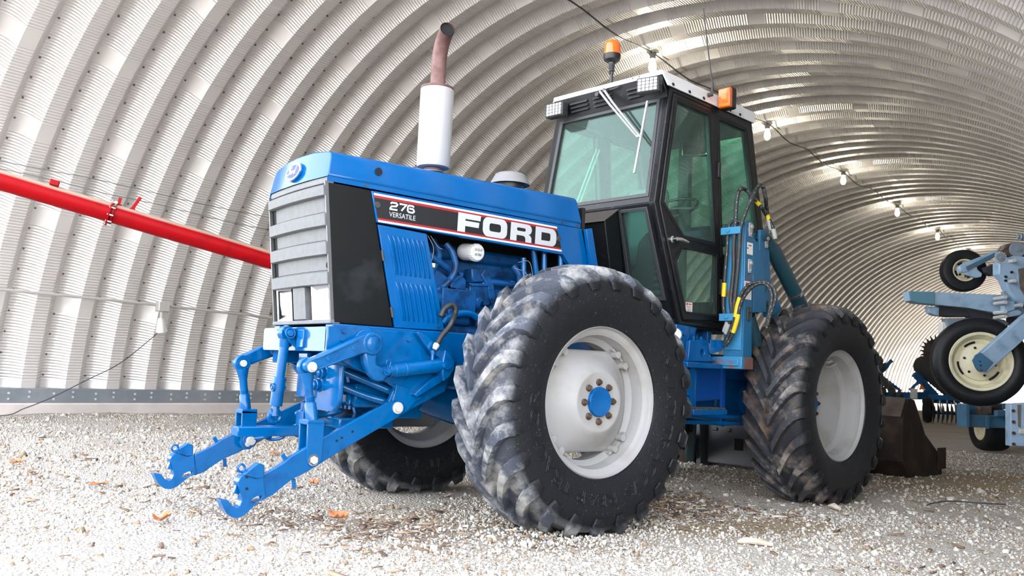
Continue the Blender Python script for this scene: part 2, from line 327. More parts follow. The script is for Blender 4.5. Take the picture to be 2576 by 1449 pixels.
def empty(name, parent=None, loc=(0, 0, 0), rz=0):
    o = bpy.data.objects.new(name, None); COL.objects.link(o); o.location = loc; o.rotation_euler = (0, 0, rz); o.parent = parent; o.empty_display_size = .1; return o
def tag(o, label, cat, group=None):
    o['label'] = label; o['category'] = cat
    if group: o['group'] = group
    return o
def hexbolt(mb, c, ax, r=.018, h=.014, washer=0):
    c = Vector(c); ax = Vector(ax).normalized()
    if washer: mb.cyl(c, c+ax*.004, washer, 18)
    mb.cyl(c, c+ax*h, r, 6); return mb

# ================================================================== the shed
def struct(o): o['kind'] = 'structure'; return o
ceiling = struct(empty('ceiling')); ceiling.matrix_world = BM
ceiling['label'] = 'ribbed galvanised steel arch vault of the storage shed'
PITCH = .605
PROF = [(0, 0), (.075, -.002), (.125, -.015), (.185, -.055), (.285, -.170), (.475, -.170), (PITCH, 0)]
def sheet(R, ang, nseg, n_arch=1):
    """arch sheet(s): profile along y, bent round the y axis at the origin, from angle 0 to ang; 'lap' map marks the flat lapped ends"""
    v, f, uv, lp = [], [], [], []; P = len(PROF)
    th = [ang*i/nseg for i in range(nseg+1)]
    for k in range(n_arch):
        o = len(v)
        for t in th:
            for q, d in PROF: v.append((-(R+d)*math.cos(t), q+k*PITCH, (R+d)*math.sin(t)))
        for i in range(nseg):
            for j in range(P-1):
                a = o+i*P+j; f.append((a, a+1, a+P+1, a+P))
                for ii, jj in ((i, j), (i, j+1), (i+1, j+1), (i+1, j)): uv.append((PROF[jj][0], th[ii]*R)); lp.append((0, min(th[ii], ang-th[ii])*R))
    me = bpy.data.meshes.new('arch_sheet'); me.from_pydata(v, [], f)
    me.polygons.foreach_set('use_smooth', [True]*len(me.polygons)); me.set_sharp_from_angle(angle=math.radians(25))
    for nm, data in (('UVMap', uv), ('lap', lp)):
        l = me.uv_layers.new(name=nm); l.data.foreach_set('uv', np.array(data, np.float32).ravel())
    me.materials.append(MATS['galvanised']); return me
A0 = math.asin((.36-HC)/RL)                         # left springing
HC2 = HC-(RR_-RL); A1 = math.asin((.36-HC2)/RR_)    # right side: wider arc, tangent at the crown
FL = (PI/2-A0)/4; FR = (PI/2-A1)/4
SH = {'LF': sheet(RL, FL, 8), 'LH': sheet(RL, FL/2, 4), 'RF': sheet(RR_, FR, 8), 'RH': sheet(RR_, FR/2, 4)}
def place(key, a, y, right, par=ceiling):
    o = bpy.data.objects.new('roof_panel', SH[key]); COL.objects.link(o); o.parent = par
    o.matrix_local = Matrix.Translation((XC, y, HC2 if right else HC)) @ Matrix.Rotation(a, 4, 'Y'); return o
K0, K1 = 10, 43                                      # arches built sheet by sheet, the rest joined
NA = int((FAR-NEAR)/PITCH)
for k in range(K0, K1):
    y = 5.475 + (k-14)*PITCH
    if k % 2:
        for i in range(4): place('LF', A0+FL*i, y, False)
        for i in range(4): place('RF', PI/2+FR*i, y, True)
    else:
        place('LH', A0, y, False)
        for i in range(3): place('LF', A0+FL*(i+.5), y, False)
        place('LH', A0+FL*3.5, y, False); place('RH', PI/2, y, True)
        for i in range(3): place('RF', PI/2+FR*(i+.5), y, True)
        place('RH', PI/2+FR*3.5, y, True)
def joined_arches(y0, n):
    for R, hc, a, span in ((RL, HC, A0, PI/2-A0), (RR_, HC2, PI/2, PI/2-A1)):
        me = sheet(R, span, 32, n); o = bpy.data.objects.new('roof_panels', me); COL.objects.link(o); o.parent = ceiling; o['kind'] = 'stuff'
        o.matrix_local = Matrix.Translation((XC, y0, hc)) @ Matrix.Rotation(a, 4, 'Y')
yk = lambda k: 5.475+(k-14)*PITCH
joined_arches(yk(K1), int((FAR-yk(K1))/PITCH))
# seam bolts, far too many to count
bv, bf = [], []
for k in range(K0, 60):
    y = yk(k)
    step = .30/RL; t = A0+.03
    while t < PI-.5:
        R, hc = (RL, HC) if t < PI/2 else (RR_, HC2)
        c_, s_ = math.cos(t), math.sin(t); b0 = len(bv)
        for dr, rad in ((.0, .016), (-.012, .011)):
            for j in range(6):
                a = 2*PI*j/6; yy = y+.025+rad*math.cos(a); tt = t+rad*math.sin(a)/R; bv.append((XC-(R+dr-.002)*math.cos(tt), yy, hc+(R+dr-.002)*math.sin(tt)))
        for j in range(6): bf.append((b0+j, b0+(j+1) % 6, b0+6+(j+1) % 6, b0+6+j))
        bf.append(tuple(b0+6+j for j in range(6))); t += step
mbb = MB(); mbb.v = bv; mbb.f = bf; o = build('seam_bolts', mbb, 'bolt_dark', ceiling, split=False); o['kind'] = 'stuff'
# springing channels and kerbs
wl_ = empty('wall_left'); struct(wl_); wl_.matrix_world = BM; wl_['label'] = 'low concrete footing under the steel arches'
LX = XC-RL*math.cos(A0); RX = XC+RR_*math.cos(A1)
build('footing', MB().box(LX-.5, LX+.24, NEAR, FAR, -.3, .165), 'concrete', wl_, bevel=.02)
bs = struct(empty('baseboard_left')); bs.matrix_world = BM
build('steel_channel', MB().box(LX-.28, LX+.185, NEAR, FAR, .165, .375), 'base_steel', bs, bevel=.01)
mbp = MB()
for i in range(40):
    y = yk(10)+i*PITCH
    for dy, z in ((.13, .30), (.13, .22), (.40, .32), (.40, .25)): mbp.cyl((LX+.185, y+dy, z), (LX+.20, y+dy, z), .016, 6)
build('channel_bolts', mbp, 'zinc', bs, split=False)['kind'] = 'stuff'
wr = empty('wall_right'); struct(wr); wr.matrix_world = BM
build('footing', MB().box(RX-.24, RX+.5, NEAR, FAR, -.3, .165), 'concrete', wr, bevel=.02)
bs2 = struct(empty('baseboard_right')); bs2.matrix_world = BM
build('steel_channel', MB().box(RX-.185, RX+.28, NEAR, FAR, .165, .375), 'base_steel', bs2, bevel=.01)

# floor: packed crushed stone running out of both open ends
def ground_z(x, y):
    return .018*np.sin(1.3*x+.4)*np.cos(1.1*y) + .010*np.sin(3.1*x+1.7*y) + .006*np.sin(6.3*y-2.2*x)
gx = np.concatenate([np.linspace(-70, -14, 20), np.linspace(-13, 9, 176), np.linspace(11, 60, 18)]); gy = np.concatenate([np.linspace(-45, -7, 18), np.linspace(-6, 16, 176), np.linspace(17, 130, 50)])
X, Y = np.meshgrid(gx, gy); Z = ground_z(X, Y)
def damp(px, py, r): return 1-np.exp(-((X-px)**2+(Y-py)**2)/r**2)
for px_, py_ in ((.915, 0), (-.915, 0), (.78, 2.75), (-1.05, 2.56)): Z *= damp(px_, py_, .8)
n_ = len(gx); idx = np.arange(len(gx)*len(gy)).reshape(len(gy), n_)
fl = MB(); fl.v = list(map(tuple, np.stack([X.ravel(), Y.ravel(), Z.ravel()], -1))); fl.f = [(int(idx[i, j]), int(idx[i, j+1]), int(idx[i+1, j+1]), int(idx[i+1, j])) for i in range(len(gy)-1) for j in range(n_-1)]
floor = struct(build('floor', fl, 'gravel_ground', sharp=80)); floor['label'] = 'pale crushed limestone floor with brown debris'

# loose stones: icosahedra, squashed and turned at random
def icosa():
    p = (1+5**.5)/2; v = np.array([(-1, p, 0), (1, p, 0), (-1, -p, 0), (1, -p, 0), (0, -1, p), (0, 1, p), (0, -1, -p), (0, 1, -p), (p, 0, -1), (p, 0, 1), (-p, 0, -1), (-p, 0, 1)], float); v /= np.linalg.norm(v[0])
    f = np.array([(0, 11, 5), (0, 5, 1), (0, 1, 7), (0, 7, 10), (0, 10, 11), (1, 5, 9), (5, 11, 4), (11, 10, 2), (10, 7, 6), (7, 1, 8), (3, 9, 4), (3, 4, 2), (3, 2, 6), (3, 6, 8), (3, 8, 9), (4, 9, 5), (2, 4, 11), (6, 2, 10), (8, 6, 7), (9, 8, 1)]); return v, f
def rand_rot(n):
    q = rng.normal(size=(n, 4)); q /= np.linalg.norm(q, axis=1)[:, None]; a, b, c, d = q.T
    return np.stack([np.stack([1-2*(c*c+d*d), 2*(b*c-a*d), 2*(b*d+a*c)], -1), np.stack([2*(b*c+a*d), 1-2*(b*b+d*d), 2*(c*d-a*b)], -1), np.stack([2*(b*d-a*c), 2*(c*d+a*b), 1-2*(b*b+c*c)], -1)], 1)
def scatter(name, mt, P, size, stretch, base_v, base_f, tone, jitter=.25, flat=False):
    n = len(P); V = np.broadcast_to(base_v, (n, *base_v.shape)).copy(); V += rng.normal(size=V.shape)*jitter*.5
    V *= (size[:, None]*stretch)[:, None, :]
    if flat:
        a = rng.uniform(0, 2*PI, n); tl = rng.normal(size=n)*.15; c_, s_ = np.cos(a), np.sin(a); x = V[..., 0]*c_[:, None]-V[..., 1]*s_[:, None]; y = V[..., 0]*s_[:, None]+V[..., 1]*c_[:, None]; V = np.stack([x, y, V[..., 2]+x*tl[:, None]], -1)
    else: V = np.einsum('nij,nkj->nki', rand_rot(n), V)
    V += P[:, None, :]; nv = base_v.shape[0]; F = (base_f[None]+(np.arange(n)*nv)[:, None, None]).reshape(-1, base_f.shape[1])
    me = bpy.data.meshes.new(name); me.vertices.add(n*nv); me.vertices.foreach_set('co', V.astype(np.float32).ravel())
    k = base_f.shape[1]; me.loops.add(F.size); me.loops.foreach_set('vertex_index', F.astype(np.int32).ravel()); me.polygons.add(len(F)); me.polygons.foreach_set('loop_start', np.arange(0, F.size, k, dtype=np.int32))
    me.update(calc_edges=True); at = me.attributes.new('tone', 'FLOAT', 'POINT'); at.data.foreach_set('value', np.repeat(tone, nv).astype(np.float32))
    me.materials.append(MATS[mt]); o = bpy.data.objects.new(name, me); COL.objects.link(o); o['kind'] = 'stuff'; return o
iv, iF = icosa()
def fan(n, r0, r1, pw, half):
    r = (rng.uniform(r0**pw, r1**pw, n))**(1/pw); a = math.atan2(fwd.y, fwd.x)+rng.uniform(-half, half, n); return CAM.x+r*np.cos(a), CAM.y+r*np.sin(a), r
def stones(name, n, r0, r1, pw, half, sz, bv_, bf_, label):
    xs, ys, rs = fan(n, r0, r1, pw, half); size = rng.gamma(3.2, sz, n)+.0025; big = rng.random(n) < .015; size[big] *= 2.0
    P = np.stack([xs, ys, ground_z(xs, ys)+size*.2], -1); thin = np.zeros(n)
    for cx_, cy_, rx_, ry_, ro, col in SPOTS:
        dx, dy = xs-cx_, ys-cy_; a, b = dx*math.cos(ro)+dy*math.sin(ro), -dx*math.sin(ro)+dy*math.cos(ro); thin = np.maximum(thin, np.exp(-((a/rx_)**2+(b/ry_)**2)*1.2)*(.9 if col is TAN else .6))
    thin = np.maximum(thin, .35+.45*np.sin(xs*1.7+ys*2.3)*np.sin(ys*1.9-xs*.8))          # dusty bare stretches
    keep = rng.random(n) > thin; lx_ = (xs-CAM.x)*math.cos(BA)+(ys-CAM.y)*math.sin(BA); keep &= (lx_ > -12.75) & (lx_ < .8); keep &= ~((np.abs(np.abs(xs)-.915) < .2) & (np.abs(ys) < .2)); k = int(keep.sum())
    return tag(scatter(name, 'stone', P[keep], size[keep], rng.uniform(.7, 1.25, (k, 3))*np.array([1, 1, .75]), bv_, bf_, rng.random(k), .5), label, 'gravel')
ov = np.array([(1, 0, 0), (-1, 0, 0), (0, 1, 0), (0, -1, 0), (0, 0, 1), (0, 0, -1)], float); oF = np.array([(0, 2, 4), (2, 1, 4), (1, 3, 4), (3, 0, 4), (2, 0, 5), (1, 2, 5), (3, 1, 5), (0, 3, 5)])
stones('gravel', 95000, 2.2, 6.8, 1.5, .80, .0014, iv, iF, 'loose pale crushed stones on the floor in front of the tractor')
stones('gravel', 75000, 6.4, 15, 1.2, .62, .0026, ov, oF, 'loose pale crushed stones on the floor behind and beyond the tractor')
cubev = np.array([(x, y, z) for x in (-1, 1) for y in (-1, 1) for z in (-1, 1)], float); cubef = np.array([(0, 1, 3, 2), (4, 6, 7, 5), (0, 4, 5, 1), (2, 3, 7, 6), (0, 2, 6, 4), (1, 5, 7, 3)])
cx, cy, cr = [], [], []
for px_, py_, sp, n in ((.55, -.95, .35, 260), (.1, -1.2, .5, 220), (.4, 1.35, .45, 900), (-1.6, -1.7, .8, 180), (-3.5, -2.2, 1.0, 140), (3.2, .2, .5, 90), (2.2, -1.3, .5, 60), (2.4, 2.3, .7, 100), (2.6, .5, .4, 60)):
    cx.append(rng.normal(px_, sp, n)); cy.append(rng.normal(py_, sp, n))
cx, cy = np.concatenate(cx), np.concatenate(cy); kk = ((cx-CAM.x)*math.cos(BA)+(cy-CAM.y)*math.sin(BA)) < .85; cx, cy = cx[kk], cy[kk]; n = len(cx); ln = rng.gamma(3, .005, n)+.004
st = np.stack([np.ones(n), rng.uniform(.12, .35, n), rng.uniform(.05, .15, n)], -1)
ch = scatter('wood_chips', 'chips', np.stack([cx, cy, ground_z(cx, cy)+.012], -1), ln, st, cubev, cubef, rng.random(n), .3, True)
tag(ch, 'brown bark shreds and wood chips scattered in patches on the stones', 'debris')

# string of bulbs along the crown
def bulb_light(i, label):
    y = 12.085+4.742*i; b = empty('light_bulb', None); b.matrix_world = BM @ Matrix.Translation((-7.081, y, 6.06))
    tag(b, label, 'light bulb', 'bulbs strung along the vault')
    build('socket', MB().lathe([(.001, .19), (.045, .19), (.05, .17), (.05, .10), (.042, .09), (.001, .09)], n=16), 'plastic_grey', b)
    build('bracket', MB().box(-.09, .09, -.05, .05, .19, .235), 'conduit', b)
    g = build('globe', MB().lathe([(.001, -.14), (.03, -.135), (.058, -.10), (.066, -.05), (.058, 0), (.043, .05), (.036, .095)], n=18), 'bulb_glow', b)
    l = bpy.data.lights.new('bulb_lamp', 'POINT'); l.energy = 55; l.color = (1, .91, .74); l.shadow_soft_size = .07
    lo = bpy.data.objects.new('bulb_lamp', l); COL.objects.link(lo); lo.parent = b; lo.location = (0, 0, -.22)
mat('bulb_glow', (1, .95, .8), .4, emit=(1, .93, .70), es=9)
MATS['bulb_glow'].cycles.emission_sampling = 'NONE'
for i, nm in enumerate(('lit bulb on the vault above the cab roof between beacon and antenna', 'lit bulb just behind the cab roof corner, under the arches', 'lit bulb third along the string, right of the loader hoses', 'lit bulb fourth along the string from the cab', 'lit bulb fifth along the string from the cab', 'small lit bulb above the raised gauge wheel of the planter')): bulb_light(i, nm)
pts = []
for i in range(-2, 11):
    for t in (0, .25, .5, .75):
        if 12.085+4.742*(i+t) > 3.2: pts.append(BM @ Vector((-7.081+.03*math.sin(i*2+t*5), 12.085+4.742*(i+t), 6.255-.10*math.sin(PI*((t*2) % 1)))))
tag(build('light_string_wire', MB().tube(smooth_path(pts, 4), .013, 6), 'wire'), 'dark cable feeding the bulbs along the crown of the vault', 'cable')
# conduit, box and lamp on the left wall
cp = [(-12.550,4.304,1.695),(-12.550,4.591,1.693),(-12.550,5.361,1.693),(-12.550,6.216,1.687),(-12.550,6.872,1.680),(-12.550,7.653,1.665),(-12.550,8.392,1.653),(-12.550,8.947,1.641),(-12.550,9.887,1.626)]
cp = [(cp[0][0], 3.12, cp[0][2]+(cp[0][2]-cp[1][2])/(cp[0][1]-cp[1][1])*(3.12-cp[0][1]))]+cp+[(cp[-1][0], 30, cp[-1][2])]
tag(build('conduit_pipe', MB().tube([BM @ Vector(p) for p in cp], .022, 10), 'conduit'), 'grey conduit pipe running along the ribbed side wall', 'pipe')
jb = (-12.500,6.879,1.655); lampb = empty('wall_lamp'); lampb.matrix_world = BM @ Matrix.Translation(jb)
tag(lampb, 'unlit grey wall lamp hanging from a box on the conduit', 'lamp')
build('junction_box', MB().box(-.07, .05, -.09, .09, -.075, .075), 'conduit', lampb, bevel=.012)
build('arm', MB().tube(smooth_path([(0, -.02, -.07), (.03, -.03, -.14), (.05, -.05, -.20)], 4), .025, 8), 'conduit', lampb)
build('shade', MB().lathe([(.03, .0), (.05, -.03), (.075, -.14), (.085, -.22), (.08, -.225), (.06, -.13), (.03, -.02)], (.06, -.06, -.17), (.15, -.25, 1), 16), 'zinc', lampb)
# loose string hanging to the floor, two slack cables behind the auger
sp = [BM @ Vector(p) for p in [(-12.300,6.709,1.243),(-12.300,6.623,1.155),(-12.300,6.173,.767),(-12.300,5.739,.529),(-12.300,5.278,.277),(-12.300,4.936,.129),(-12.300,4.653,.038)]]; sp.append(Vector((sp[-1].x-.3, sp[-1].y-.9, .02)))
tag(build('loose_string', MB().tube(smooth_path(sp, 5), .007, 5), 'wire'), 'thin dark string slanting from the wall lamp to the floor', 'string')

# ================================================================== the tractor (x across, -y towards the grille)
T = empty('tractor'); tag(T, 'blue articulated tractor with black glazed cab and white roof on pale gravel', 'tractor')
def both(name, mb, mt, bevel=0, **k):
    mm = mb.mirror(); build(name, mb, mt, T, bevel, **k); return build(name, mm, mt, T, bevel, **k)
# ---- wheels
TPROF = [(.425, -.17), (.44, -.205), (.50, -.232), (.60, -.248), (.67, -.243), (.705, -.230), (.728, -.205), (.742, -.15), (.752, -.07), (.755, 0), (.752, .07), (.742, .15), (.728, .205), (.705, .230), (.67, .243), (.60, .248), (.50, .232), (.44, .205), (.425, .17)]
def crown(w_):
    a = abs(w_); P = [(0, .755), (.07, .752), (.15, .742), (.205, .728), (.230, .705), (.243, .67), (.248, .63)]
    for (a0, r0), (a1, r1) in zip(P, P[1:]):
        if a <= a1: return r0+(r1-r0)*(a-a0)/(a1-a0)
    return .63
def make_tire(sx, spin=0.):
    mb = MB().lathe(TPROF, ax=(1, 0, 0), n=92)
    st = [(.006, .052), (.05, .050), (.10, .048), (.15, .047), (.20, .046), (.228, .042), (.244, .034), (.250, .012)]
    for s in (1, -1):
        for k in range(24):
            p0 = 2*PI*(k+(.5 if s < 0 else 0))/24; b0 = len(mb.v)
            for i, (w_, h) in enumerate(st):
                u = min(1, w_/.235); ph = p0 + .37*(1-(1-u)**1.5); rb = crown(w_)-.012; hw = .028+.010*u; hb = hw+.016
                if i >= 6: rb = (.690, .645)[i-6]
                for dr, half in ((0, -hb), (h+.012, -hw), (h+.012, hw), (0, hb)):
                    r = rb+dr*(1 if i < 5 else (.92, .55, .2)[i-5]); a = ph+half*(1 if i < 7 else .7)/.76; x = s*(w_+(0 if i < 5 else dr*(.12, .28, .3)[i-5]))
                    mb.v.append((x, -r*math.cos(a), r*math.sin(a)))
            for i in range(len(st)-1):
                for j in range(3): a = b0+i*4+j; mb.f.append((a, a+1, a+5, a+4))
            mb.f.append((b0, b0+1, b0+2, b0+3)); e = b0+(len(st)-1)*4; mb.f.append((e+3, e+2, e+1, e))
    mb.xf(Matrix.Rotation(spin, 4, 'X')); return mb
def text_outline(txt, size, depth, fill='NONE'):
    c = bpy.data.curves.new('t', 'FONT'); c.body = txt; c.size = size; c.fill_mode = fill if fill == 'NONE' else 'BOTH'
    if fill == 'NONE': c.bevel_depth = depth; c.bevel_resolution = 0
    else: c.extrude = depth
    c.resolution_u = 3; o = bpy.data.objects.new('t', c); COL.objects.link(o); dg = bpy.context.evaluated_depsgraph_get(); me = bpy.data.meshes.new_from_object(o.evaluated_get(dg))
    mb = MB(); mb.v = [tuple(v.co) for v in me.vertices]; mb.f = [tuple(p.vertices) for p in me.polygons]; bpy.data.objects.remove(o); bpy.data.curves.remove(c); bpy.data.meshes.remove(me); return mb
def ring_text(txt, a_start, sx, r0=.515, size=.095, xs=1.5, depth=.0022, lean=1):
    """raised letters bent clockwise round the outer wall, tops outward; a_start from the top, clockwise as seen from outside"""
    mb = text_outline(txt, size, depth); out = []
    for x, y, z in mb.v:
        r = r0+y; a = a_start + x*xs/(r0+.035); wx = .232+.016*min(1, max(0, (r-.5)/.1))
        out.append((lean*(wx+z+.001), math.sin(a)*r, math.cos(a)*r) if lean > 0 else (-(wx+z+.001), -math.sin(a)*r, math.cos(a)*r))
    mb.v = out; return mb
CL = {}
def wheel(name, loc, rz, side, dish, mtire, spin=0., txt=True):
    """side +1: outer face towards +x"""
    wh = empty(name, T, loc, rz)
    def b(nm, mb, mt, bevel=0, **k):
        if side < 0: mb = mb.mirror()
        return build(nm, mb, mt, wh, bevel, **k)
    t = b('tire', make_tire(1, spin), mtire, sharp=40)
    if txt:
        for s_, a0, lean in (('MULTI', 1.02, 1), ('TRAC', 1.80, 1), ('C/S', 2.45, 1), ('REAR', 2.95, 1), ('TRACTOR', 3.62, 1), ('REAR', 2.5, -1), ('TRACTOR', 3.15, -1), ('MULTI', .2, -1)):
            b('sidewall_lettering', ring_text(s_, a0, 1, lean=lean), mtire, split=False)
    rim = [(.43, .200), (.437, .192), (.436, .180), (.424, .172), (.405, .168), (.392, .155), (.380, .075), (.352, .045), (.350, -.045), (.380, -.075), (.392, -.155), (.405, -.168), (.424, -.172), (.436, -.180), (.437, -.192), (.43, -.200), (.428, -.180), (.40, -.160), (.388, -.150), (.375, -.072), (.345, -.04), (.345, .04), (.375, .072), (.386, .150), (.400, .160), (.418, .166), (.427, .180), (.43, .2)]
    b('rim', MB().lathe(rim, ax=(1, 0, 0), n=72), 'rim_white')
    hx = .165 if dish else -.055
    if dish: pf = [(.0, 0), (.088, 0), (.150, 0), (.168, .006), (.178, .004), (.20, -.016), (.24, -.045), (.285, -.082), (.325, -.100), (.352, -.112), (.357, -.122)]
    else: pf = [(.0, 0), (.088, 0), (.155, 0), (.175, .012), (.23, .05), (.30, .08), (.342, .09), (.345, .10)]
    mb = MB(); n = 96; K = len(pf)
    for side2 in (0, -.012):
        for r, h in pf:
            for j in range(n):
                a = 2*PI*j/n+PI/4; th_ = a-PI/4; rm = min(.357, .298/max(.01, abs(math.sin(th_)))) - .02*math.cos(th_)**8; lob = 1 if r < .25 or not dish else (.25+(r-.25)*(rm-.25)/.107)/r
                mb.v.append((hx+h+side2, -r*lob*math.cos(a-PI/4), r*lob*math.sin(a-PI/4)))
    for q in (0, 1):
        for i in range(K-1):
            for j in range(n): o = q*K*n; mb.f.append((o+i*n+j, o+i*n+(j+1) % n, o+(i+1)*n+(j+1) % n, o+(i+1)*n+j))
    for j in range(n): a, a2 = (K-1)*n+j, (K-1)*n+(j+1) % n; mb.f.append((a, a2, a2+K*n, a+K*n))
    b('wheel_disc', mb, 'rim_white', sharp=50)
    b('hub_cap', MB().lathe([(0, .018), (.06, .018), (.074, .022), (.082, .022), (.086, .016), (.086, -.02)], (hx, 0, 0), (1, 0, 0), 32), 'blue')
    for k in range(8):
        a = 2*PI*k/8+.03; y, z = .113*math.cos(a), .113*math.sin(a); q = MB()
        q.lathe([(.0205, 0), (.0205, .006), (.016, .012)], (hx, y, z), (1, 0, 0), 12); q.cyl((hx, y, z), (hx+.019, y, z), .0155, 6); q.cyl((hx, y, z), (hx+.027, y, z), .008, 10); b('wheel_nut', q, 'rusty_nut')
    if dish:                                       # clamp pairs that hold the disc to the rim
        for a in (PI/4, 3*PI/4, 5*PI/4, 7*PI/4):
            q = MB()
            for da in (-.13, .13):
                y, z = -.352*math.cos(a+da), .352*math.sin(a+da); q.cyl((.02, y, z), (.105, y, z), .021, 14)
            for da in (-.20, 0, .20): q.bar((.055, -.362*math.cos(a+da-.05), .362*math.sin(a+da-.05)), (.055, -.362*math.cos(a+da+.05), .362*math.sin(a+da+.05)), .06, .012, (0, -math.cos(a), math.sin(a)))
            b('rim_clamp', q, 'rim_white')
    else:
        q = MB(); q.bar((.10, -.10, .335), (.10, .0, .345), .05, .014); q.bar((.10, -.02, .30), (.10, .09, .33), .04, .014); b('rim_clamp', q, 'rim_white')
    return wh
wheel('front_wheel', (.916, 0, .756), 0, 1, True, 'rubber_white_dust', .05)
wheel('front_wheel', (-.916, 0, .756), 0, -1, True, 'rubber_white_dust', .13)
def rp_(x, y, z): return tuple(REAR @ Vector((x, y, z)))
wheel('rear_wheel', rp_(.916, 2.65, .756), DEL, 1, False, 'rubber_brown_dust', .18, txt=False)
wheel('rear_wheel', rp_(-.916, 2.65, .756), DEL, -1, False, 'rubber_brown_dust', .02, txt=False)

# ---- bonnet
def hood():
    half = [(.385, 1.905), (.385, 1.931), (.392, 1.941), (.376, 2.045), (.362, 2.072), (.335, 2.082), (.17, 2.102), (0, 2.106)]
    ch = half + [(-x, z) for x, z in reversed(half[:-1])]; mb = MB(); n = len(ch); nj = 9
    yf = lambda x, z: -1.447 + (.03*(z-1.93)/.17 if z > 1.94 else 0) - .022*(1-(x/.39)**2)
    yr = lambda x, z: .46 - .05*max(0, z-1.94)/.16
    for j in range(nj):
        t = j/(nj-1)
        for x, z in ch: mb.v.append((x, yf(x, z)*(1-t)+yr(x, z)*t, z+(.034*t if z > 1.96 else 0)))
    for j in range(nj-1):
        for i in range(n-1): a = j*n+i; mb.f.append((a, a+1, a+n+1, a+n))
    # front face: columns from the brow down to its lower edge
    top = [i for i, (x, z) in enumerate(ch) if z > 1.935]; o = len(mb.v)
    for i in top: x = ch[i][0]; mb.v.append((max(-.385, min(.385, x)), yf(x, 1.93), 1.931))
    for a, b in zip(range(len(top)), range(1, len(top))): mb.f.append((top[a], top[b], o+b, o+a))
    # underside return and rear face
    mb.f.append(tuple((nj-1)*n+i for i in range(n))); return mb
build('bonnet', hood(), 'blue', T, bevel=.006, sharp=28)
build('bonnet_hole_dark_disc', MB().cyl((.386, -1.133, 2.011), (.3915, -1.133, 2.011), .023, 20), 'dark_void', T)  # flat near-black disc standing for the dark of an open hole
hb = MB()
for y, z in ((-1.205, 1.918), (.285, 1.92), (.425, 1.92), (.20, 1.915)): hexbolt(hb, (.385, y, z), (1, 0, 0), .006, .006, .008)
build('bonnet_bolts', hb, 'rusty_nut', T)
# emblem
em = empty('emblem', T, (-.012, -1.458, 2.008)); em.rotation_euler = (-.18, 0, 0)
def oval(a, b, y0, y1, n=40): return MB().prism([(a*math.cos(2*PI*i/n), b*math.sin(2*PI*i/n)) for i in range(n)], 'y', y0, y1)
build('emblem_base', oval(.100, .058, -.010, .02), 'hitch_blue', em, bevel=.004); build('emblem_rim', oval(.096, .054, -.017, 0), 'chrome', em, bevel=.004); build('emblem_field', oval(.080, .041, -.0185, 0), 'emblem_blue' if mat('emblem_blue', (.03, .045, .42), .6) else '', em)
sgn = [[(-.050, .012), (-.036, .024), (-.016, .025), (-.010, .019)], [(-.030, .022), (-.036, .0), (-.046, -.020), (-.056, -.018), (-.056, -.008)], [(-.046, .004), (-.024, .006)], [(-.018, .002), (-.026, -.008), (-.018, -.018), (-.008, -.008), (-.016, .003)], [(-.002, .002), (-.004, -.018)], [(-.003, -.006), (.006, .003), (.012, .0)], [(.034, .0), (.024, .003), (.018, -.008), (.024, -.018), (.034, -.008)], [(.046, .028), (.038, .004), (.034, -.014), (.044, -.016)]]
q = MB()
for st in sgn: q.tube(smooth_path([(x, -.019, z) for x, z in st], 5), .0028, 6)
build('emblem_script', q, 'decal_white', em, split=False)

# ---- grille
gy_ = lambda z: -1.438+.1175*(1.93-z)
G = empty('grille', T)
def gslat(x0, x1, z0, z1, out, bow=.02, n=8, topb=.02):
    """bowed bar with a sloping top edge"""
    mb = MB()
    for i in range(n+1):
        x = x0+(x1-x0)*i/n; b_ = -bow*(1-(x/.385)**2)
        for z, d in ((z1, .03), (z1, -.002), (z1-topb, -out), (z0+.004, -out), (z0, -out+.006), (z0, .03)): mb.v.append((x, gy_(z)+d+b_, z))
    for i in range(n):
        for j in range(6): a = i*6+j; b2 = i*6+(j+1) % 6; mb.f.append((a, b2, b2+6, a+6))
    mb.f.append(tuple(range(6))); mb.f.append(tuple(n*6+j for j in reversed(range(6)))); return mb
build('surround', gslat(-.378, .380, 1.893, 1.930, .008), 'grille_grey', G)
build('backing', gslat(-.375, .375, 1.135, 1.90, -.028, topb=.001), 'dark_void', G)
for i, (z0, z1) in enumerate(((1.823, 1.892), (1.658, 1.738), (1.500, 1.583), (1.338, 1.418))): build('slat', gslat(-.372, .374, z0, z1, .030, topb=.014), 'grille_grey', G)
for z0, z1 in ((1.738, 1.823), (1.583, 1.658), (1.418, 1.50)): build('mesh_panel', gslat(-.330, .372, z0, z1, -.004, topb=.001), 'grille_grey', G)
build('mesh_hole', MB().cyl((.345, gy_(1.44)-.001, 1.447), (.345, gy_(1.44)-.012, 1.447), .018, 14), 'dark_void', G)
build('divider', gslat(-.080, .080, 1.15, 1.336, .008, topb=.001), 'grille_grey', G)
for sx in (-1, 1):
    q = MB()
    for a, b_ in (((.378, 1.90), (.378, 1.135)),): q.bar((sx*.378, gy_(1.905)-.006, 1.905), (sx*.378, gy_(1.133)-.006, 1.133), .012, .035, (0, 1, 0))
    build('side_trim', q, 'trim_dark', G)
build('bottom_trim', MB().box(-.385, .385, gy_(1.13)-.03, gy_(1.13)+.03, 1.125, 1.148), 'grille_grey', G, bevel=.004)
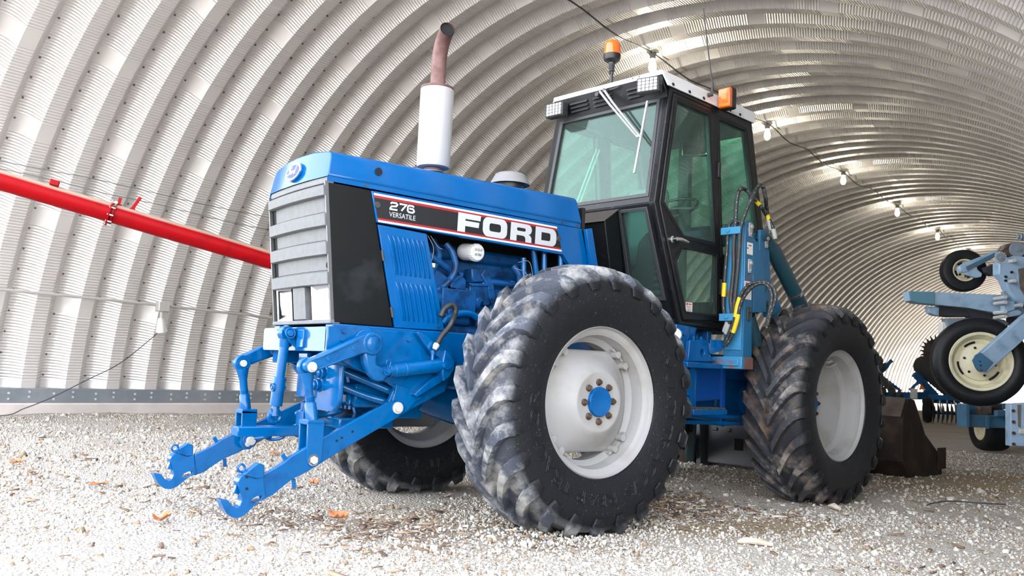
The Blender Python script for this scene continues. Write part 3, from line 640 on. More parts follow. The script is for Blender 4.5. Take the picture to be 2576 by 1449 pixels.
for sx in (-1, 1):
    H = empty('headlight', G); c = sx*.238
    fr = [(c-.108, 1.338), (c+.108, 1.338), (c+.108, 1.148), (c-.108, 1.148)]; inn = [(c-.082, 1.318), (c+.082, 1.318), (c+.092, 1.185), (c-.092, 1.185)]
    q = MB(); F = [Vector((x, gy_(z)-.012, z)) for x, z in fr]; I = [Vector((x, gy_(z)+.012, z)) for x, z in inn]; q.add(F+I, [(0, 1, 5, 4), (1, 2, 6, 5), (2, 3, 7, 6), (3, 0, 4, 7)]); build('bezel', q, 'chrome', G)
    q = MB(); q.add(I+[p+Vector((0, -.006, 0)) for p in I], [(0, 1, 5, 4), (1, 2, 6, 5), (2, 3, 7, 6), (3, 0, 4, 7), (4, 5, 6, 7)]); build('headlight_lens', q, 'lamp_white', G, bevel=.006)
    bpy.data.objects.remove(H)

# ---- side panels
pan = [(-1.439,1.897),(-1.176,1.897),(-.979,1.130),(-1.349,1.130)]
both('side_panel', MB().prism(pan, 'x', .33, .3855), 'black_panel', .004)
upper = [(-1.171,1.895),(.469,1.898),(.461,1.908),(.542,1.645),(.318,1.701),(-1.126,1.719)]
both('upper_panel', MB().prism([upper[0], (.465, 1.903), (.60, 1.50), (.50, 1.50), (.305, 1.703), upper[5]], 'x', .35, .387), 'blue', .004)
TLd, TRd, BRd, BLd = [Vector((0, a, b)) for a, b in [(-1.157,1.889),(.238,1.876),(.291,1.711),(-1.116,1.729)]]
TLd.z = TRd.z = 1.884; BLd.z = BRd.z = 1.722
def dq(v): return TLd.lerp(BLd, v), TRd.lerp(BRd, v)
fr = [0, .075, .165, .855, .93, 1.0]
for i, mt in enumerate(('decal_white', 'decal_red', 'decal_black', 'decal_red', 'decal_white')):
    a, b = dq(fr[i]); c, d = dq(fr[i+1]); p4 = [(a.y, a.z), (b.y, b.z), (d.y, d.z), (c.y, c.z)]; both('decal_band', MB().prism(p4, 'x', .386, .3880), mt)
def rrect(x0, x1, z0, z1, r, n=5):
    out = []
    for cx_, cz, a0 in ((x1-r, z1-r, 0), (x0+r, z1-r, PI/2), (x0+r, z0+r, PI), (x1-r, z0+r, 3*PI/2)):
        for i in range(n+1): a = a0+PI/2*i/n; out.append((cx_+r*math.cos(a), cz+r*math.sin(a)))
    return out
ZB, ZT = 1.745, 1.862
def arc(cx_, cz, r, a0, a1, n=6): return [(cx_+r*math.cos(a0+(a1-a0)*i/n), cz+r*math.sin(a0+(a1-a0)*i/n)) for i in range(n+1)]
LET = []
LET.append(([(-.568, ZB), (-.566, ZT), (-.393, ZT), (-.397, ZT-.034), (-.511, ZT-.034), (-.511, 1.817), (-.404, 1.817), (-.408, 1.784), (-.511, 1.784), (-.511, ZB)], []))
LET.append((rrect(-.376, -.183, ZB-.003, ZT+.003, .042), [rrect(-.325, -.233, ZB+.033, ZT-.033, .016)]))
R_ = [(-.156, ZB), (-.153, ZT)] + arc(-.012, ZT-.034, .034, PI/2, -PI/2)[0:6] + [(.012, ZT-.062)] + [(-.006, 1.797), (.012, 1.789), (.021, 1.775), (.021, ZB), (-.030, ZB), (-.030, 1.768), (-.036, 1.779), (-.048, 1.784), (-.104, 1.784), (-.104, ZB)]
LET.append((R_, [rrect(-.103, -.030, 1.812, 1.834, .010)]))
LET.append(([(.052, ZB), (.054, ZT)] + arc(.193, ZT-.043, .043, PI/2, 0) + arc(.193, ZB+.043, .043, 0, -PI/2), [[(.105, ZB+.032), (.105, ZT-.032)] + arc(.170, ZT-.046, .014, PI/2, 0, 3) + arc(.170, ZB+.046, .014, 0, -PI/2, 3)]))
for sgn_ in (1,):
    for out, holes in LET: build('letter', MB().prism(out, 'x', .3875, .3888, holes), 'letter_grey', T)
# numerals 2 7 6 and the smaller word below
def stroke(pts, wd): 
    P = [Vector(p) for p in pts]; L, R = [], []
    for i, p in enumerate(P):
        d0 = (p-P[i-1]).normalized() if i else (P[1]-p).normalized(); d1 = (P[i+1]-p).normalized() if i < len(P)-1 else d0
        n0, n1 = Vector((-d0.y, d0.x)), Vector((-d1.y, d1.x)); m_ = (n0+n1).normalized(); k = wd/2/max(.5, m_.dot(n0)); L.append(tuple(p+m_*k)); R.append(tuple(p-m_*k))
    return MB().prism(L+R[::-1], 'x', .3876, .3888)
z0, z1 = 1.808, 1.847
build('numeral', stroke([(-1.042, z1-.008), (-1.034, z1), (-1.004, z1), (-.997, z1-.008), (-1.004, z1-.018), (-1.036, z0+.016), (-1.043, z0+.004), (-1.043, z0), (-.995, z0)], .0105), 'letter_grey', T, split=False)
build('numeral', stroke([(-.983, z1), (-.937, z1), (-.968, z0)], .0105), 'letter_grey', T, split=False)
build('numeral', stroke([(-.884, z1-.006), (-.892, z1), (-.918, z1), (-.926, z1-.008), (-.926, z0+.008), (-.918, z0), (-.890, z0), (-.882, z0+.008), (-.884, z0+.015), (-.892, z0+.0215), (-.916, z0+.0215)], .0105), 'letter_grey', T, split=False)
q = text_outline('VERSATILE', .045, .0006, 'F'); xs_ = [v[0] for v in q.v]; sc_ = (.178)/(max(xs_)-min(xs_)); q.v = [(.3882+z, -1.048+(x-min(xs_))*sc_, 1.764+y*.92) for x, y, z in q.v]; build('small_lettering', q, 'letter_grey', T, split=False)
q = MB()
for y, z in ((-1.128, 1.818), (.258, 1.805)): q.ring((.389, y, z), (1, 0, 0), .015, .005, 18, 6); q.cyl((.387, y, z), (.394, y, z), .013, 12)
both('panel_latch', q, 'plastic')
# louvred door
q4 = [Vector((0, a, b)) for a, b in [(-1.115,1.707),(-.785,1.699),(-.622,1.133),(-.966,1.129)]]
def lq(u, v): return q4[0].lerp(q4[1], u).lerp(q4[3].lerp(q4[2], u), v)
for sx in (1, -1):
    D_ = empty('louvred_door', T)
    mb = MB().prism([(p.y, p.z) for p in q4], 'x', .37, .3865); build('door_sheet', mb if sx > 0 else mb.mirror(), 'blue', D_, .003)
    for r0, r1 in ((.085, .475), (.545, .93)):
        for k in range(8):
            u0 = .17+.098*k; wd = .045 if k else .07; mb = MB(); n = 7
            for i in range(n+1):
                v = r0+(r1-r0)*i/n; hgt = 0 if i in (0, n) else .012
                for du, h in ((-.014, -.002), (-.010, hgt*.55), (.0, hgt), (.014, hgt*.9), (wd+.01, hgt*.25), (wd+.022, -.002)): p = lq(u0+du, v); mb.v.append((.3865+h, p.y, p.z))
            for i in range(n):
                for j in range(5): a = i*6+j; mb.f.append((a, a+1, a+7, a+6))
            build('louvre', mb if sx > 0 else mb.mirror(), 'blue', D_)
    h = MB()
    for v in (.25, .80): a, b = lq(-.012, v), lq(-.012, v+.1); h.cyl((.388, a.y, a.z), (.388, b.y, b.z), .008, 8)
    p = lq(.88, .96); hexbolt(h, (.386, p.y, p.z), (1, 0, 0), .008, .008); build('hinge', h if sx > 0 else h.mirror(), 'plastic', D_)
# narrow rear guard strip
both('rear_guard', MB().prism([(.467,1.896),(.522,1.910),(.592,1.650),(.527,1.654)], 'x', .40, .43), 'blue', .004)
build('firewall', MB().box(-.38, .38, .47, .50, 1.1, 2.05), 'black', T)

# ---- exhaust, pre-cleaner
ex, ey = .03, -.535
build('muffler', MB().lathe([(.0, 2.735), (.05, 2.735), (.106, 2.728), (.109, 2.715), (.109, 2.215), (.104, 2.20), (.08, 2.195), (.0, 2.195)], (ex, ey, 0), n=36), 'muffler', T)
build('muffler_seam', MB().lathe([(.1095, 2.716), (.1115, 2.722), (.108, 2.733), (.1, 2.736)], (ex, ey, 0), n=36), 'rust_pipe', T)
tp = smooth_path([(ex, ey, 2.72), (ex, ey, 2.84), (ex+.003, ey, 2.92), (ex+.022, ey-.004, 2.99), (ex+.060, ey-.012, 3.045), (ex+.105, ey-.024, 3.075), (ex+.135, ey-.034, 3.083)], 5)
pp = MB().tube(tp, .049, 24, caps=False); pp.tube(list(reversed(tp[-8:])), .046, 24, caps=False); build('tail_pipe', pp, 'rust_pipe', T)
build('tail_pipe_dark_plug', MB().cyl(tp[-4], tp[-3], .0445, 24), 'dark_void', T)  # near-black disc painted for the shade inside the outlet
build('exhaust_collar', MB().lathe([(.045, 2.08), (.05, 2.19), (.062, 2.19), (.062, 2.165), (.05, 2.15), (.05, 2.08)], (ex, ey, 0), n=24), 'rust_pipe', T)
build('exhaust_clamp', MB().ring((ex, ey, 2.172), (0, 0, 1), .066, .006), 'steel', T)
ax_, ay_ = .04, .095
build('intake_cap', MB().lathe([(.0, 2.275), (.085, 2.273), (.105, 2.262), (.118, 2.235), (.138, 2.200), (.138, 2.192), (.12, 2.195), (0, 2.20)], (ax_, ay_, 0), n=36), 'plastic_grey', T)
build('intake_neck', MB().lathe([(.10, 2.195), (.098, 2.165), (.088, 2.16), (.088, 2.06)], (ax_, ay_, 0), n=28), 'black', T)

# ---- frame rails and engine
both('chassis_rail', MB().box(.30, .385, -1.36, 1.10, .90, 1.128), 'blue', .008)
build('engine_block', MB().box(-.22, .20, -.86, .30, .93, 1.42), 'engine_blue', T, .02)
build('cylinder_head', MB().box(-.18, .17, -.84, .22, 1.42, 1.60), 'engine_blue', T, .015)
build('valve_cover', MB().box(-.12, .12, -.82, .20, 1.60, 1.70), 'engine_blue', T, .03)
q = MB().lathe([(.0, .23), (.16, .23), (.19, .20), (.265, .16), (.27, .04), (.25, 0), (.25, -.12), (0, -.12)], (.0, .30, 1.28), (0, 1, 0), 36)
build('flywheel_housing', q, 'engine_blue', T)
build('gear_case', MB().prism([(-.80, .98), (-.80, 1.45), (-.62, 1.52), (-.45, 1.42), (-.40, 1.2), (-.45, .98)], 'x', .16, .27), 'engine_blue', T, .018)
build('injection_pump', MB().box(.20, .31, -.60, -.34, 1.26, 1.40).cyl((.255, -.66, 1.33), (.255, -.30, 1.33), .055, 20).box(.26, .33, -.56, -.50, 1.22, 1.27), 'engine_blue', T, .008)
build('access_cover', MB().prism([(-.30, 1.13), (-.30, 1.36), (-.10, 1.40), (-.02, 1.33), (-.02, 1.15)], 'x', .18, .262), 'engine_blue', T, .014)
build('engine_rib', MB().bar((.24, -.36, 1.40), (.24, .06, 1.385), .05, .03).bar((.24, -.33, 1.12), (.24, .05, 1.12), .05, .03).bar((.25, -.06, 1.12), (.25, -.02, 1.50), .05, .035), 'engine_blue', T, .006)
build('starter_motor', MB().cyl((.27, -.62, 1.12), (.27, -.30, 1.12), .062, 20).cyl((.30, -.58, 1.21), (.30, -.40, 1.21), .035, 14), 'engine_blue', T, .006)
build('oil_pan', MB().prism([(-.85, .93), (.30, .93), (.22, .80), (-.75, .80)], 'x', -.2, .2), 'engine_blue', T, .02)
build('drain_lever', MB().cyl((.26, -.18, 1.19), (.30, -.18, 1.19), .04, 14).bar((.28, -.30, 1.205), (.28, -.18, 1.19), .02, .03), 'engine_blue', T, .004)
for p in ([(.26, -.56, 1.68), (.28, -.52, 1.62), (.29, -.50, 1.52), (.28, -.56, 1.42), (.27, -.66, 1.36)], [(.20, -.62, 1.70), (.25, -.60, 1.60), (.26, -.66, 1.48)], [(.25, -.74, 1.64), (.27, -.64, 1.57), (.26, -.52, 1.52)], [(.26, -.02, 1.60), (.28, .02, 1.54), (.27, .03, 1.48)], [(.24, -.28, 1.44), (.28, -.22, 1.47), (.28, -.05, 1.47), (.22, .05, 1.47)]): build('coolant_pipe', MB().tube(smooth_path(p, 5), .021, 10), 'engine_blue', T)
for a, b in (((.30, .115, 1.72), (.30, .18, 1.42)), ((.30, .21, 1.72), (.30, .225, 1.42)), ((.33, .33, 1.74), (.33, .35, 1.45)), ((.28, .05, 1.66), (.28, .06, 1.50))): build('support_strut', MB().cyl(a, b, .019, 12), 'blue', T)
for p in ([(.33, -.74, 1.70), (.34, -.70, 1.62), (.34, -.72, 1.50), (.34, -.70, 1.44), (.33, -.75, 1.36)], [(.33, -.72, 1.70), (.34, -.67, 1.64), (.33, -.63, 1.63)], [(.31, -.02, 1.62), (.33, .06, 1.63), (.33, .10, 1.52), (.31, .14, 1.46)], [(.31, -.05, 1.58), (.33, .04, 1.55), (.32, .10, 1.44)]): build('engine_wire', MB().tube(smooth_path(p, 6), .0022, 5), 'wire_grey', T)
build('wire_plug', MB().box(.33, .35, -.712, -.690, 1.51, 1.535), 'yellow_cream', T)
OF = empty('oil_filter', T); a, b = Vector((.20, -.385, 1.655)), Vector((.352, -.375, 1.637)); dxf = (b-a).normalized()
build('filter_can', MB().lathe([(0, 0), (.05, 0), (.054, .012), (.054, .13), (.051, .150), (.046, .1545), (0, .1545)], a, dxf, 32), 'white', OF)
build('filter_band', MB().lathe([(.0545, .02), (.0545, .07)], a, dxf, 32), 'decal_white', OF)
q = MB()
for k in range(26): t_ = 2*PI*k/26; e1 = Vector((0, 0, 1)); e2 = dxf.cross(e1).normalized(); e1 = e2.cross(dxf); c0 = a+dxf*.118+(e1*math.cos(t_)+e2*math.sin(t_))*.0545; q.bar(c0, c0+dxf*.026, .006, .004, e1)
build('filter_flutes', q, 'white', OF, split=False)
e2 = Vector((0, 1, 0)); e1 = Vector((.12, 0, 1)).normalized()
for s_, off, dz in (('10-12-17', -.033, .010), ('69 70.0', -.026, -.020)):
    q = text_outline(s_, .023, .0005, 'F'); q.v = [tuple(a+dxf*.1562+e2*(off+x*.72)+e1*(dz+y)+dxf*z) for x, y, z in q.v]; build('handwritten_date', q, 'black', OF, split=False)
for nm, o_, x0, x1 in (('timing_cover', [(-.578,1.428),(-.526,1.474),(-.453,1.512),(-.400,1.466),(-.395,1.388),(-.403,1.310),(-.564,1.297)], .2, .275), ('cover_frame', [(-.596,1.410),(-.538,1.457),(-.522,1.407),(-.404,1.413),(-.403,1.398),(-.576,1.389)], .26, .29), ('cover_frame', [(-.532,1.457),(-.435,1.514),(-.428,1.494),(-.506,1.439),(-.510,1.403),(-.528,1.401)], .26, .292), ('pump_body', [(-.380,1.447),(-.225,1.459),(-.210,1.326),(-.262,1.316),(-.387,1.347)], .2, .29), ('pump_flange', [(-.400,1.447),(-.226,1.461),(-.225,1.443),(-.380,1.431)], .27, .302), ('pump_flange', [(-.397,1.349),(-.330,1.341),(-.272,1.357),(-.271,1.336),(-.322,1.321),(-.396,1.333)], .27, .302), ('sensor_boss', [(-.342,1.351),(-.304,1.367),(-.277,1.346),(-.302,1.326),(-.335,1.331)], .26, .31), ('oil_cooler', [(-.492,1.338),(-.392,1.337),(-.390,1.311),(-.484,1.308)], .24, .30), ('bell_flange', [(-.276,1.552),(-.242,1.524),(-.198,1.454),(-.180,1.381),(-.204,1.326),(-.233,1.376),(-.251,1.449),(-.306,1.506)], .22, .30), ('side_casting', [(-.372,1.542),(-.282,1.552),(-.218,1.474),(-.361,1.454)], .2, .285)): build(nm, MB().prism(o_, 'x', x0, x1), 'engine_blue', T, .008)
build('bell_housing', MB().lathe([(0, -.20), (.20, -.20), (.235, -.17), (.255, -.05), (.262, .12), (.25, .25), (0, .25)], (.03, -.02, 1.32), (0, 1, 0), 36), 'engine_blue', T)
q = MB()
for c in [(.292,-.597,1.399),(.292,-.539,1.451),(.292,-.468,1.499),(.292,-.412,1.404),(.292,-.561,1.395),(.292,-.487,1.397),(.292,-.376,1.439),(.292,-.311,1.444),(.292,-.246,1.449),(.292,-.389,1.341),(.292,-.280,1.346),(.292,-.331,1.333),(.292,-.273,1.509),(.292,-.225,1.429),(.292,-.209,1.368),(.292,-.365,1.474),(.292,-.432,1.317)]: hexbolt(q, c, (1, 0, 0), .010, .012)
build('engine_bolt', q, 'engine_blue', T)
build('front_gusset', MB().prism([(.02, 1.20), (.03, 1.36), (.16, 1.20)], 'x', .30, .345).box(.28, .345, .02, .30, 1.17, 1.30), 'blue', T, .005)
build('battery_shelf', MB().box(.1, .36, -.66, .2, .93, 1.12), 'engine_blue', T, .01)
build('loop_hose', MB().tube(smooth_path([(.360,-.623,1.174),(.360,-.595,1.201),(.360,-.548,1.230),(.360,-.500,1.246),(.360,-.451,1.252),(.360,-.401,1.246),(.360,-.355,1.224)], 6), .022, 12), 'blue', T)
build('engine_bay_back', MB().box(-.03, .0, -1.0, .48, 1.0, 1.9), 'dark_void', T)
build('inner_fender', MB().box(-.36, .33, -1.10, -.96, 1.13, 1.9), 'black', T)

# ---- front hitch
build('bumper_box', MB().prism(rrect(-.42, .42, .972, 1.106, .022), 'y', -1.41, -1.20), 'hitch_blue', T, .006)
build('bumper_side', MB().prism([(-1.41, 1.106), (-1.16, 1.125), (-1.10, 1.06), (-1.16, .97), (-1.41, .972)], 'x', .405, .435), 'hitch_blue', T, .005)
plate = [(-1.397,1.102),(-.807,1.116),(-.616,1.062),(-.537,.963),(-.609,.772),(-.897,.637),(-.962,.623),(-1.009,.663),(-.955,.787),(-1.001,.815),(-1.195,.880),(-1.370,.955)]
both('hitch_plate', MB().prism(plate, 'x', .375, .405), 'hitch_blue', .004)
both('lower_pivot_plate', MB().prism([(-.978,.809),(-.954,.802),(-.969,.733),(-.984,.685),(-.963,.641),(-.919,.629),(-.869,.662),(-.824,.711),(-.772,.732),(-.812,.744),(-.897,.795)], 'x', .40, .425), 'hitch_blue', .004)
q = MB()
for c in [(.405,-.883,1.066),(.405,-.888,.848)]: hexbolt(q, c, (1, 0, 0), .014, .013, .017)
for c in [(.437,-1.314,1.086),(.437,-1.318,1.040)]: hexbolt(q, c, (1, 0, 0), .013, .012, .016)
both('plate_bolt', q, 'hitch_blue')
both('cylinder_lug', MB().prism([(-.686,1.017),(-.644,.988),(-.613,.947),(-.618,.897),(-.646,.859),(-.682,.833),(-.698,.886),(-.701,.935)], 'x', .405, .50), 'hitch_blue', .006)
both('upper_gusset', MB().slab([(.450,-.856,1.108),(.450,-.835,1.116),(.450,-.652,1.018),(.450,-.663,.953),(.450,-.756,.998),(.450,-.845,1.093)], (-.05, 0, 0)), 'hitch_blue', .006)
both('lower_gusset', MB().slab([(.460,-.856,.752),(.460,-.769,.825),(.460,-.676,.886),(.460,-.655,.834),(.460,-.834,.738)], (-.06, 0, 0)), 'hitch_blue', .006)
q = MB(); hexbolt(q, (.500,-.675,.926), (1, 0, 0), .026, .02); both('cylinder_bolt', q, 'hitch_blue')
c0, c1 = Vector((.465,-1.037,.879)), Vector((.465,-.682,.925)); dv = (c1-c0).normalized()
q = MB().cyl(c0+dv*.03, c1, .040, 28); q.cyl(c0+dv*.0, c0+dv*.035, .035, 24); q.cyl(c0+dv*.10, c0+dv*.108, .0415, 28); both('lift_cylinder', q, 'hitch_blue', .003)
q = MB(); p = Vector((.465,-.749,.966)); q.cyl(p+Vector((0, 0, -.03)), p+Vector((0, 0, .028)), .011, 12); q.cyl(p+Vector((0, 0, .02)), p+Vector((0, -.004, .045)), .015, 6); both('port_fitting', q, 'hitch_blue')
hs = [(.475,-.746,1.016),(.475,-.726,1.054),(.475,-.699,1.097),(.475,-.652,1.150),(.475,-.629,1.190)]; hs2 = [(.440,-.592,1.230),(.440,-.585,1.260),(.440,-.601,1.283),(.440,-.625,1.286),(.440,-.648,1.274),(.440,-.671,1.253),(.440,-.691,1.212)]; hp = smooth_path(list(hs)+list(hs2), 6)
build('hydraulic_hose', MB().tube(hp[4:], .0165, 12), 'rubber_hose', T); build('hose_ferrule', MB().tube([hp[0], hp[3], hp[5]], [.013, .019, .018], 12), 'zinc', T)
# rock shaft, lift arms, crank
build('rock_shaft', MB().cyl((-.5, -1.165, 1.031), (.5, -1.165, 1.031), .042, 24), 'hitch_blue', T)
hubc = Vector((.500,-1.171,1.027))
def arm_mb():
    o = [(-1.237,1.070),(-1.184,1.084),(-1.138,1.070),(-1.117,1.034),(-1.126,.998),(-1.162,.975),(-1.211,.972),(-1.365,.916),(-1.500,.860),(-1.528,.852),(-1.559,.867),(-1.565,.898),(-1.534,.928),(-1.394,.995)]
    return MB().prism(o, 'x', .462, .512)
both('lift_arm', arm_mb(), 'hitch_blue', .012, seg=3)
def arm_recess(): return MB().prism([(-1.275,1.021),(-1.254,.992),(-1.464,.911),(-1.493,.930)], 'x', .505, .5125)
q = MB(); q.lathe([(0, .03), (.036, .03), (.042, .026), (.042, 0)], (.49, hubc.y, hubc.z), (1, 0, 0), 26)
for k in range(26): t_ = 2*PI*k/26; q.box(.51, .521, -.004, .004, .040, .047, Matrix.Translation((0, hubc.y, hubc.z)) @ Matrix.Rotation(t_, 4, 'X'))
both('splined_shaft_end', q, 'hitch_blue'); 
q = MB().lathe([(.040, .036), (.060, .034), (.064, .026), (.064, -.05)], (.48, hubc.y, hubc.z), (1, 0, 0), 30); both('arm_hub', q, 'hitch_blue', .003)
q = MB()
for c in [(.513,-1.288,.995),(.513,-1.436,.933)]: q.cyl(c, (c[0]+.004, c[1], c[2]), .014, 16)
q.bar((.513,-1.267,1.039), (.513,-1.502,.928), .008, .012, (1, 0, 0)); q.bar((.513,-1.243,.975), (.513,-1.489,.876), .008, .012, (1, 0, 0)); both('arm_rib', q, 'hitch_blue', .002)
both('shaft_bearing', MB().lathe([(.058, .0), (.078, .0), (.078, .04), (.058, .04)], (.40, hubc.y, hubc.z), (1, 0, 0), 30, close=True), 'hitch_blue', .004)
both('crank_leg', MB().prism([(-1.122,1.007),(-1.131,.946),(-1.123,.907),(-1.072,.891),(-1.054,.848),(-1.082,.821),(-1.132,.822),(-1.175,.862),(-1.208,.917),(-1.222,.976)], 'x', .44, .50), 'hitch_blue', .016, seg=3)
pc = Vector((.500,-1.071,.880)); q = MB().cyl(pc-Vector((.02, 0, 0)), pc+Vector((.012, 0, 0)), .026, 18).cyl(pc, pc+Vector((.03, 0, 0)), .014, 14); q.tube(smooth_path([pc+Vector((.026, 0, -.01)), pc+Vector((.026, -.012, .03)), pc+Vector((.026, -.02, .05)), pc+Vector((.026, -.004, .062)), pc+Vector((.026, .008, .05)), pc+Vector((.026, 0, .02))], 4), .003, 6); both('crank_pin', q, 'hitch_blue')
# lift rods and clevises
for sx in (1, -1):
    q = MB(); bt = Vector((sx*.445, -1.524, .885)); lo = Vector((sx*.455, -1.475, .60))
    q.lathe([(.024, -.022), (.046, -.022), (.050, -.016), (.050, .016), (.046, .022), (.024, .022)], bt, (1, 0, 0), 28, close=True); d = (lo-bt).normalized()
    q.tube([bt+d*.03, bt+d*.075, bt+d*.10, bt+d*.20], [.040, .029, .0235, .0235], 18); q.tube([bt+d*.185, bt+d*.195, bt+d*.285], [.024, .031, .033], 18)
    build('lift_rod', q, 'hitch_blue', T)
    q = MB()
    for k in range(7): q.ring(bt+d*(.162+.004*k), d, .0242, .0016, 16, 4)
    build('rod_thread', q, 'hitch_blue', T, split=False)
    q = MB().cyl(bt+Vector((sx*-.03, 0, 0)), bt+Vector((sx*.075, 0, 0)), .021, 16); q.cyl(bt+Vector((sx*.068, 0, 0)), bt+Vector((sx*.072, 0, 0)), .027, 20); q.cyl(bt+Vector((sx*.06, 0, 0)), bt+Vector((sx*.09, 0, 0)), .018, 14); build('ball_pin', q, 'pale_pin', T)
    q = MB(); cpz = .39
    for xo in (.435-.042, .435+.052):
        q.prism([(-1.522, .605), (-1.425, .600), (-1.428, .40), (-1.452, .372), (-1.492, .372), (-1.515, .40)], 'x', sx*xo, sx*(xo+.012))
    q.box(sx*.393, sx*.499, -1.522, -1.425, .585, .612); build('rod_clevis', q, 'hitch_blue', T, .004)
    q = MB(); c = Vector((sx*.485, -1.474, .405)); q.cyl(c, c+Vector((sx*.014, 0, 0)), .030, 22); q.cyl(c, c+Vector((sx*.024, 0, 0)), .021, 6); q.cyl(c-Vector((sx*.1, 0, 0)), c, .016, 12); build('clevis_bolt', q, 'pale_pin', T)
# lower links with claw ends
def splay(poly, th, off=0, holes=()):
    xs_ = lambda y: .43+(.51-.43)/(-1.87+.95)*(y+.95)+off
    mb = MB().prism(poly, 'x', 0, 1, holes); mb.v = [(xs_(y)+(x-.5)*th, y, z) for x, y, z in mb.v]; return mb
bar = [(-.900,.683),(-.928,.708),(-.965,.716),(-1.025,.703),(-1.251,.598),(-1.470,.494),(-1.557,.449),(-1.606,.424),(-1.649,.392),(-1.689,.370),(-1.751,.342),(-1.742,.218),(-1.687,.239),(-1.632,.279),(-1.585,.311),(-1.502,.345),(-1.331,.434),(-.938,.626),(-.903,.649)]
claw = [(-1.890,.317),(-1.876,.340),(-1.858,.349),(-1.794,.328),(-1.756,.337),(-1.751,.295),(-1.737,.228),(-1.770,.215),(-1.806,.187),(-1.839,.158),(-1.871,.145),(-1.903,.148),(-1.936,.172),(-1.956,.202),(-1.973,.236),(-1.961,.237),(-1.930,.232),(-1.917,.213),(-1.903,.198),(-1.887,.193),(-1.871,.203),(-1.863,.225),(-1.863,.246),(-1.871,.257)]
slot = [(-1.818,.211),(-1.807,.233),(-1.783,.243),(-1.755,.243),(-1.764,.225),(-1.789,.211)]
latch = [(-1.865,.351),(-1.790,.405),(-1.759,.393),(-1.755,.336),(-1.797,.329),(-1.857,.348)]
tooth = [(-1.898,.260),(-1.886,.300),(-1.868,.254)]
ldr = [(dy*0, 0) for dy in range(1)]
for sx in (1, -1):
    def bb(nm, mb, mt, bv_=0): return build(nm, mb if sx > 0 else mb.mirror(), mt, T, bv_)
    bb('lower_link', splay(bar, .030), 'hitch_blue', .004); bb('link_claw', splay(claw, .062, .008, [list(reversed(slot))]), 'hitch_blue', .006)
    bb('claw_latch', splay(latch, .05, .022), 'hitch_blue', .005); bb('latch_tooth', splay(tooth, .03, .0), 'hitch_blue', .003)
    q = MB(); e = (.509,-1.862,.378); q.ring(e, (1, .1, 0), .018, .006, 18, 8); q.bar((e[0], e[1]+.012, e[2]-.014), (e[0], e[1]+.028, e[2]-.034), .014, .012, (1, 0, 0)); bb('latch_eye', q, 'hitch_blue')
    q = MB()
    for c in [(.549,-1.847,.340),(.549,-1.843,.283),(.544,-1.787,.371)]: q.cyl(c, (c[0]+.004, c[1], c[2]), .007, 10)
    for c in [(.479,-1.338,.500),(.476,-1.307,.515),(.471,-1.243,.547)]: q.cyl(c, (c[0]+.0015, c[1], c[2]), .007, 10)
    bb('pin_hole', q, 'dark_void')
    q = MB(); c = Vector((.425,-.955,.675)); q.cyl(c, c+Vector((.030, 0, 0)), .033, 26); q.cyl(c, c+Vector((.040, 0, 0)), .021, 20); bb('pivot_pin', q, 'pale_pin')
    q = MB(); e = [(.490,-1.645,.439),(.488,-1.622,.406),(.484,-1.572,.312),(.484,-1.566,.263)]; q.bar(e[0], e[1], .022, .008, (1, 0, 0)); q.bar(e[2], e[3], .022, .008, (1, 0, 0)); bb('link_tab', q, 'hitch_blue', .002)
# chain and check bracket on the far link
q = MB(); e = (-.40, -1.455, .425); q.prism(circle2((-1.46, .425), .045, 20)+[], 'x', -.41, -.39); build('check_bracket', q, 'hitch_blue', T, .003)
q = MB().cyl((-.41, -1.46, .425), (-.365, -1.46, .425), .025, 20); build('check_pin', q, 'pale_pin', T)
for i in range(5):
    q = MB(); c = Vector((-.37+.035*i, -1.40+.075*i, .445+.012*i)); d1 = Vector((.035, .075, .012)).normalized(); d2 = Vector((0, 0, 1)) if i % 2 else Vector((1, -.4, 0)).normalized()
    q.tube([c+d1*(.055*math.cos(t_))+d2*(.022*math.sin(t_)) for t_ in [2*PI*j/16 for j in range(16)]], .010, 8, closed=True); build('chain_link', q, 'hitch_blue', T)
# drawbar, top link, power take-off
build('drawbar', MB().box(-.085, .015, -1.70, -.95, .485, .540), 'hitch_blue', T, .006); build('drawbar_plate', MB().box(-.24, .16, -1.16, -.80, .535, .60), 'hitch_blue', T, .01)
build('drawbar_clevis', MB().box(-.06, .03, -1.33, -1.24, .54, .625).cyl((-.015, -1.30, .62), (-.015, -1.30, .675), .024, 6).cyl((-.015, -1.23, .62), (-.015, -1.23, .66), .02, 6), 'hitch_blue', T, .004)
build('drawbar_hanger', MB().prism([(-.95, .93), (-.80, .93), (-.62, .60), (-.85, .60)], 'x', -.26, -.22).prism([(-.95, .93), (-.80, .93), (-.62, .60), (-.85, .60)], 'x', .16, .2), 'hitch_blue', T, .006)
t0, t1 = Vector((.005, -1.455, 1.068)), Vector((-.03, -1.475, .60)); d = (t1-t0).normalized(); tl = empty('top_link', T)
q = MB().lathe([(.022, -.024), (.042, -.024), (.046, 0), (.042, .024), (.022, .024)], t0, (1, .15, 0), 28, close=True); q.tube([t0+d*.03, t0+d*.08], [.033, .028], 18); build('link_eye', q, 'hitch_blue', tl)
build('link_tube', MB().cyl(t0+d*.07, t0+d*.27, .0275, 22), 'hitch_blue', tl); build('link_sleeve', MB().cyl(t0+d*.25, t0+d*.415, .036, 24), 'hitch_blue', tl, .002)
build('link_rod', MB().tube([t0+d*.41, t0+d*.43, t0+d*.47], [.022, .022, .034], 16).ring(t1+Vector((0, 0, -.005)), (1, .2, 0), .034, .016), 'hitch_blue', tl)
